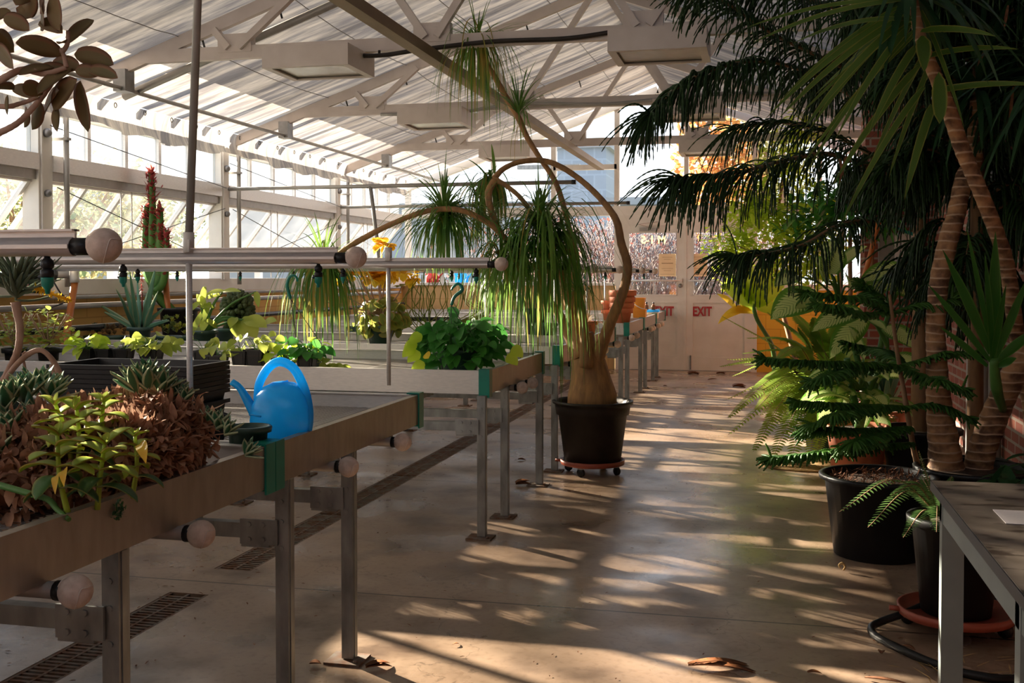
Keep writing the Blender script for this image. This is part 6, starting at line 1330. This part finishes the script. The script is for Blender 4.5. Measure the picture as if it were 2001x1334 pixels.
# litter
def dead(lab, px, py, L_, w, ang, grp=None, mt='deadleaf', n=1):
    p = P(px,py,Z=.004); t = MB()
    for k in range(n): t.leaf(p+V((0,0,.003+.004*k)), (math.cos(ang+k*.3),math.sin(ang+k*.3),.12), L_, w, 8, .3, .6, 'lance', curl=R.uniform(-.3,.3), thick=.001)
    tag(t.build('dead_leaf', M[mt]), lab, 'leaf', grp)
dead('long brown curled dead leaf on the floor at the bottom centre', 1345,1302,.27,.035,.05,n=2)
dead('short brown leaf scrap on the floor near the bottom edge', 1578,1315,.05,.02,.3)
dead('dry leaf at the lower right floor, below the hose', 1690,1325,.14,.02,-.4)
dead('orange brown leaf standing on the floor left of the hose loop', 1722,1278,.03,.025,1.4)
dead('orange leaf lying inside the hose loop', 1765,1262,.05,.02,-.7)
dead('brown dead leaf on the floor before the exit doors', 1345,731,.16,.08,.1,n=3)
dead('brown dead leaf at the foot of the right door', 1400,730,.13,.05,.0,n=2)
dead('dark crumpled leaf on the floor between doors and fern', 1432,756,.18,.07,.2,n=3)
dead('small dark leaf on the floor beyond the palm pot', 1296,754,.05,.03,.2)
dead('flat brown leaf on the floor right of the doors', 1383,742,.12,.04,.0)
dead('brown leaf by the foot of the second bench leg pair', 715,1306,.09,.03,.5,n=2)
dead('brown leaf scrap left of the bench foot plate', 605,1298,.04,.03,.2)
dead('rusty leaf litter at the foot of the third bench leg', 1008,947,.10,.05,.1,n=3)
dead('brown leaf on the floor near the palm dolly', 1012,898,.06,.03,.1)
dead('small dark twig scrap on the floor left of centre', 885,1260,.03,.008,1.0)
p = P(1648,1112,Z=.012); tag(MB().tube(spline([p+V((0,0,-.004)), p+V((.008,.003,.012)), p+V((-.003,.006,.026)), p+V((-.018,.004,.018)), p+V((-.014,0,.004))],5), [.004,.006,.003], 6).build('seed_curl', M['straw']), 'curled pale dry pod on the floor in front of the black tub', 'pod')
s_ = MB()
for k in range(130):
    a = R.uniform(0,3.14); x, y = R.uniform(.45,1.2), R.uniform(2.9,4.0); s_.leaf((x,y,.004+.01*R.random()), (math.cos(a),math.sin(a),.05), R.uniform(.04,.16), .006, 3, 0)
so = tag(s_.build('straw_litter', M['straw'], org=(.8,3.4,0)), 'dry straw and leaf litter scattered under the grey table', 'litter', None, 'stuff')
s_ = MB()
for k in range(260):
    x, y = R.uniform(-1.5,1.0), R.uniform(2.6,14); a = R.uniform(0,6.28); s_.leaf((x,y,.003), (math.cos(a),math.sin(a),.1), R.uniform(.008,.025), .006, 2, 0, .5)
for k in range(240):
    x, y = -2.35+R.gauss(0,.25), R.uniform(2.2,9); a = R.uniform(0,6.28); s_.leaf((x,y,.003), (math.cos(a),math.sin(a),.1), R.uniform(.008,.03), .007, 2, 0, .5)
tag(s_.build('floor_crumbs', M['deadleaf'], org=(-.8,6,0)), 'tiny dark leaf crumbs scattered over the concrete floor', 'litter', None, 'stuff')

# dark leafy sprig caught on the first bench rim
q = P(228, 990, X=XE+.004); s_ = MB()
for k in range(60): s_.leaf(q+V((R.uniform(0,.008),R.gauss(0,.012),R.gauss(-.006,.010))), (R.gauss(.4,.6),R.gauss(0,1),R.gauss(0,1)), .012, .006, 3, .3)
tag(s_.build('dried_sprig', M['aloedark']), 'small dark dried sprig stuck over the rim of the nearest bench', 'sprig')
# ---- outside
def out_ground():
    return mat('winter_lawn', (0.20,0.22,0.12), (0.30,0.28,0.19), 0.9, 0, 0.6)
g = MB().box(-220, 220, -60, 320, -0.6, -0.14); struct(g.build('ground', out_ground(), org=(0,0,-0.6)))
def bmat(name, c1, c2, wx, wz, coord):
    return brickmat(name, c1, c2, tuple(x*1.25 for x in c1), wx, wz, 1, 0.06, coord)
M['tower'] = bmat('grey_panel_facade', (0.20,0.24,0.30), (0.23,0.27,0.33), 1.0, 1.0, 'xz')
M['tower2'] = mat('grey_render', (0.27,0.29,0.32), (0.23,0.25,0.28), 0.8, 0, 0.4)
struct(MB().box(-16, -13.5, -30, 80, -0.14, -0.10).build('path', M['tower2'], org=(-13,0,-0.14)))
def building(name, a, b, h, mt, lab, y0, dep):
    """front wall seen between two pixel columns at distance y0"""
    x0 = P(a, 400, Y=y0).x; x1 = P(b, 400, Y=y0).x
    t = thing(name, lab, 'building', ((x0+x1)/2, y0+dep/2, -0.14))
    MB().box(x0, x1, y0, y0+dep, -0.14, h).build('wall', mt, t)
    MB().box(x0-0.3, x1+0.3, y0-0.3, y0+dep+0.3, h, h+0.4).build('roof_edge', M['tower2'], t)
    return t, x0, x1
t, x0, x1 = building('office_tower', 1089, 1184, P(1140, 289, Y=70).z, M['tower'], 'tall blue grey panelled building seen through the gable glass', 70, 4)
t, x0, x1 = building('low_building', 1196, 1420, P(1250, 400, Y=58).z, M['tower2'], 'long low grey building behind the exit doors', 58, 6)
t, x0, x1 = building('low_building', 790, 1080, P(900, 410, Y=58).z, M['tower2'], 'long low grey building behind the potted palm crowns', 58, 6)
t = thing('street_lamp', 'tall grey street lamp outside behind the palm crowns', 'street lamp', (P(1072,400,Y=40).x, 40, -0.14))
xl_ = P(1072,400,Y=40).x; MB().tube([(xl_,40,-0.14),(xl_,40,5.5)], 0.08, 6).build('pole', M['steel'], t); MB().box(xl_-1.2, xl_+1.2, 39.9, 40.1, 5.4, 5.55).build('lamp_arm', M['steel'], t)
# houses/walls seen through the left windows
def sidebuild(a, b, y, hpx, D, lab):
    p0 = P(a, 400, D=D); p1 = P(b, 400, D=D); h = P((a+b)/2, hpx, D=D).z
    t = thing('side_building', lab, 'building', (p0+p1)/2 + V((0,0,-0.14-(p0+p1).z/2)))
    mb = MB().bar(V((p0.x,p0.y,(h-0.14)/2)), V((p1.x,p1.y,(h-0.14)/2)), 3, h+0.14); mb.build('wall', M['tower2'], t)
sidebuild(180, 245, 0, 372, 40, 'pale grey block building beyond the left window trees')
sidebuild(430, 800, 0, 404, 45, 'long pale grey building beyond the left windows')
# rail fence line outside the left windows
t = thing('rail_fence', 'white two-rail fence outside the left windows', 'fence', (-12, 20, -0.14))
for z in (0.9, 1.5):
    MB().box(-12.06, -11.94, 0, 60, z, z+0.14).build('rail', M['paper'], t)
for k in range(0, 61, 6): MB().box(-12.08, -11.92, k-0.06, k+0.06, -0.14, 1.7).build('post', M['paper'], t)
def tree(c, rx, rz, zc, n, lw, mt, lab, trunk=True, name='tree', cat='tree', group=None):
    t = thing(name, lab, cat, (c[0], c[1], -0.14), group)
    mb = MB()
    for i in range(n):
        d = V((R.gauss(0,1), R.gauss(0,1), R.gauss(0,1))).normalized()*(R.random()**0.4)
        p = V((c[0]+d.x*rx, c[1]+d.y*rx, zc+d.z*rz))
        mb.leaf(p, (R.gauss(0,1),R.gauss(0,1),R.gauss(0,1)), lw*R.uniform(0.7,1.3), lw*0.8, 2, 0, 0.1)
    mb.build('foliage', mt, t)
    tr = MB().tube([(c[0],c[1],-0.14),(c[0]+0.1,c[1],zc)], [0.14*rx*0.5,0.05*rx], 8)
    for k in range(6):
        a = k*1.05; tr.tube([(c[0]+0.05,c[1],zc-rz*0.5),(c[0]+math.cos(a)*rx*0.6,c[1]+math.sin(a)*rx*0.6,zc+rz*0.4)], [0.05*rx,0.01*rx], 5)
    tr.build('trunk', M['bark'], t)
for (px, py, D, r, mt, lab) in ((130, 400, 24, 1.9, 'autumn', 'hazy yellow green tree outside the first full left window'), (215, 410, 26, 2.0, 'autumn', 'hazy yellow green tree outside, behind the slanted vent bars'), (30, 400, 22, 2.0, 'greentree', 'hazy green tree outside the leftmost window'), (300, 425, 30, 1.6, 'greentree', 'hazy green tree outside behind the red flowering euphorbia')):
    p = P(px, py, D=D); tree((p.x, p.y), r, r*0.9, p.z-0.3, 1500, 0.16, M[mt], lab)
p = P(1400, 340, D=26); tree((p.x, p.y), 1.1, 1.9, p.z+0.2, 1800, 0.17, M['orange'], 'orange autumn tree outside to the right of the exit doors')
p = P(1490, 330, D=34); tree((p.x, p.y), 1.8, 2.0, p.z+0.6, 2200, 0.17, M['autumn'], 'yellow green autumn tree outside at the right end of the gable glass')
M['twig'] = mat('grey_lilac_twigs', (.16,.12,.13), (.26,.2,.2), .8)
# red twig bushes behind the doors
bush_l = ['tangled red twig bush outside, left of the doors', 'tangled red twig bush outside, behind the palm stems', 'tangled red twig bush seen through the left door glass', 'tangled red twig bush seen through the right door glass', 'tangled red twig bush outside, right of the doors']
for k, px in enumerate((1080, 1165, 1265, 1385, 1480)):
    p = P(px, 500, Y=17.6); t = thing('twig_bush', bush_l[k], 'bush', (p.x, p.y, -0.14), 'red twig bushes behind the exit doors')
    mb = MB(); lf = MB()
    for i in range(170):
        b = V((p.x+R.gauss(0,0.45), p.y+R.uniform(-0.4,0.8), -0.14)); pts = [b]
        d = V((R.gauss(0,0.25), R.gauss(0,0.25), 1)).normalized()
        for s_ in range(6): d = (d+V((R.gauss(0,0.22),R.gauss(0,0.2),0.05))).normalized(); pts.append(pts[-1]+d*0.42)
        mb.tube(pts, [0.012,0.005], 3, cap=False)
        for q in pts[2:]:
            if R.random() < 0.75: lf.leaf(q, (R.gauss(0,1),R.gauss(0,1),R.gauss(0,1)), 0.08, 0.06, 2, 0)
    mb.build('twigs', M['twig'], t); lf.build('leaves', M['redbush'], t)

# trees south of the house that break up the low sun before it reaches the windows
for k, (x, y, r_, zc_, n, lab) in enumerate([(-15, 7.2, 2.1, 4.4, 420, 'nearest loose leafy tree outside the left wall'),(-16.5, 11.2, 2.2, 4.9, 900, 'second loose leafy tree outside the left wall'),(-15.5, 14.8, 1.5, 4.6, 240, 'third loose leafy tree outside the left wall')]):
    tree((x, y), r_, r_*0.8, zc_, n, 0.24, M['greentree'], lab, group='garden trees outside the left wall')
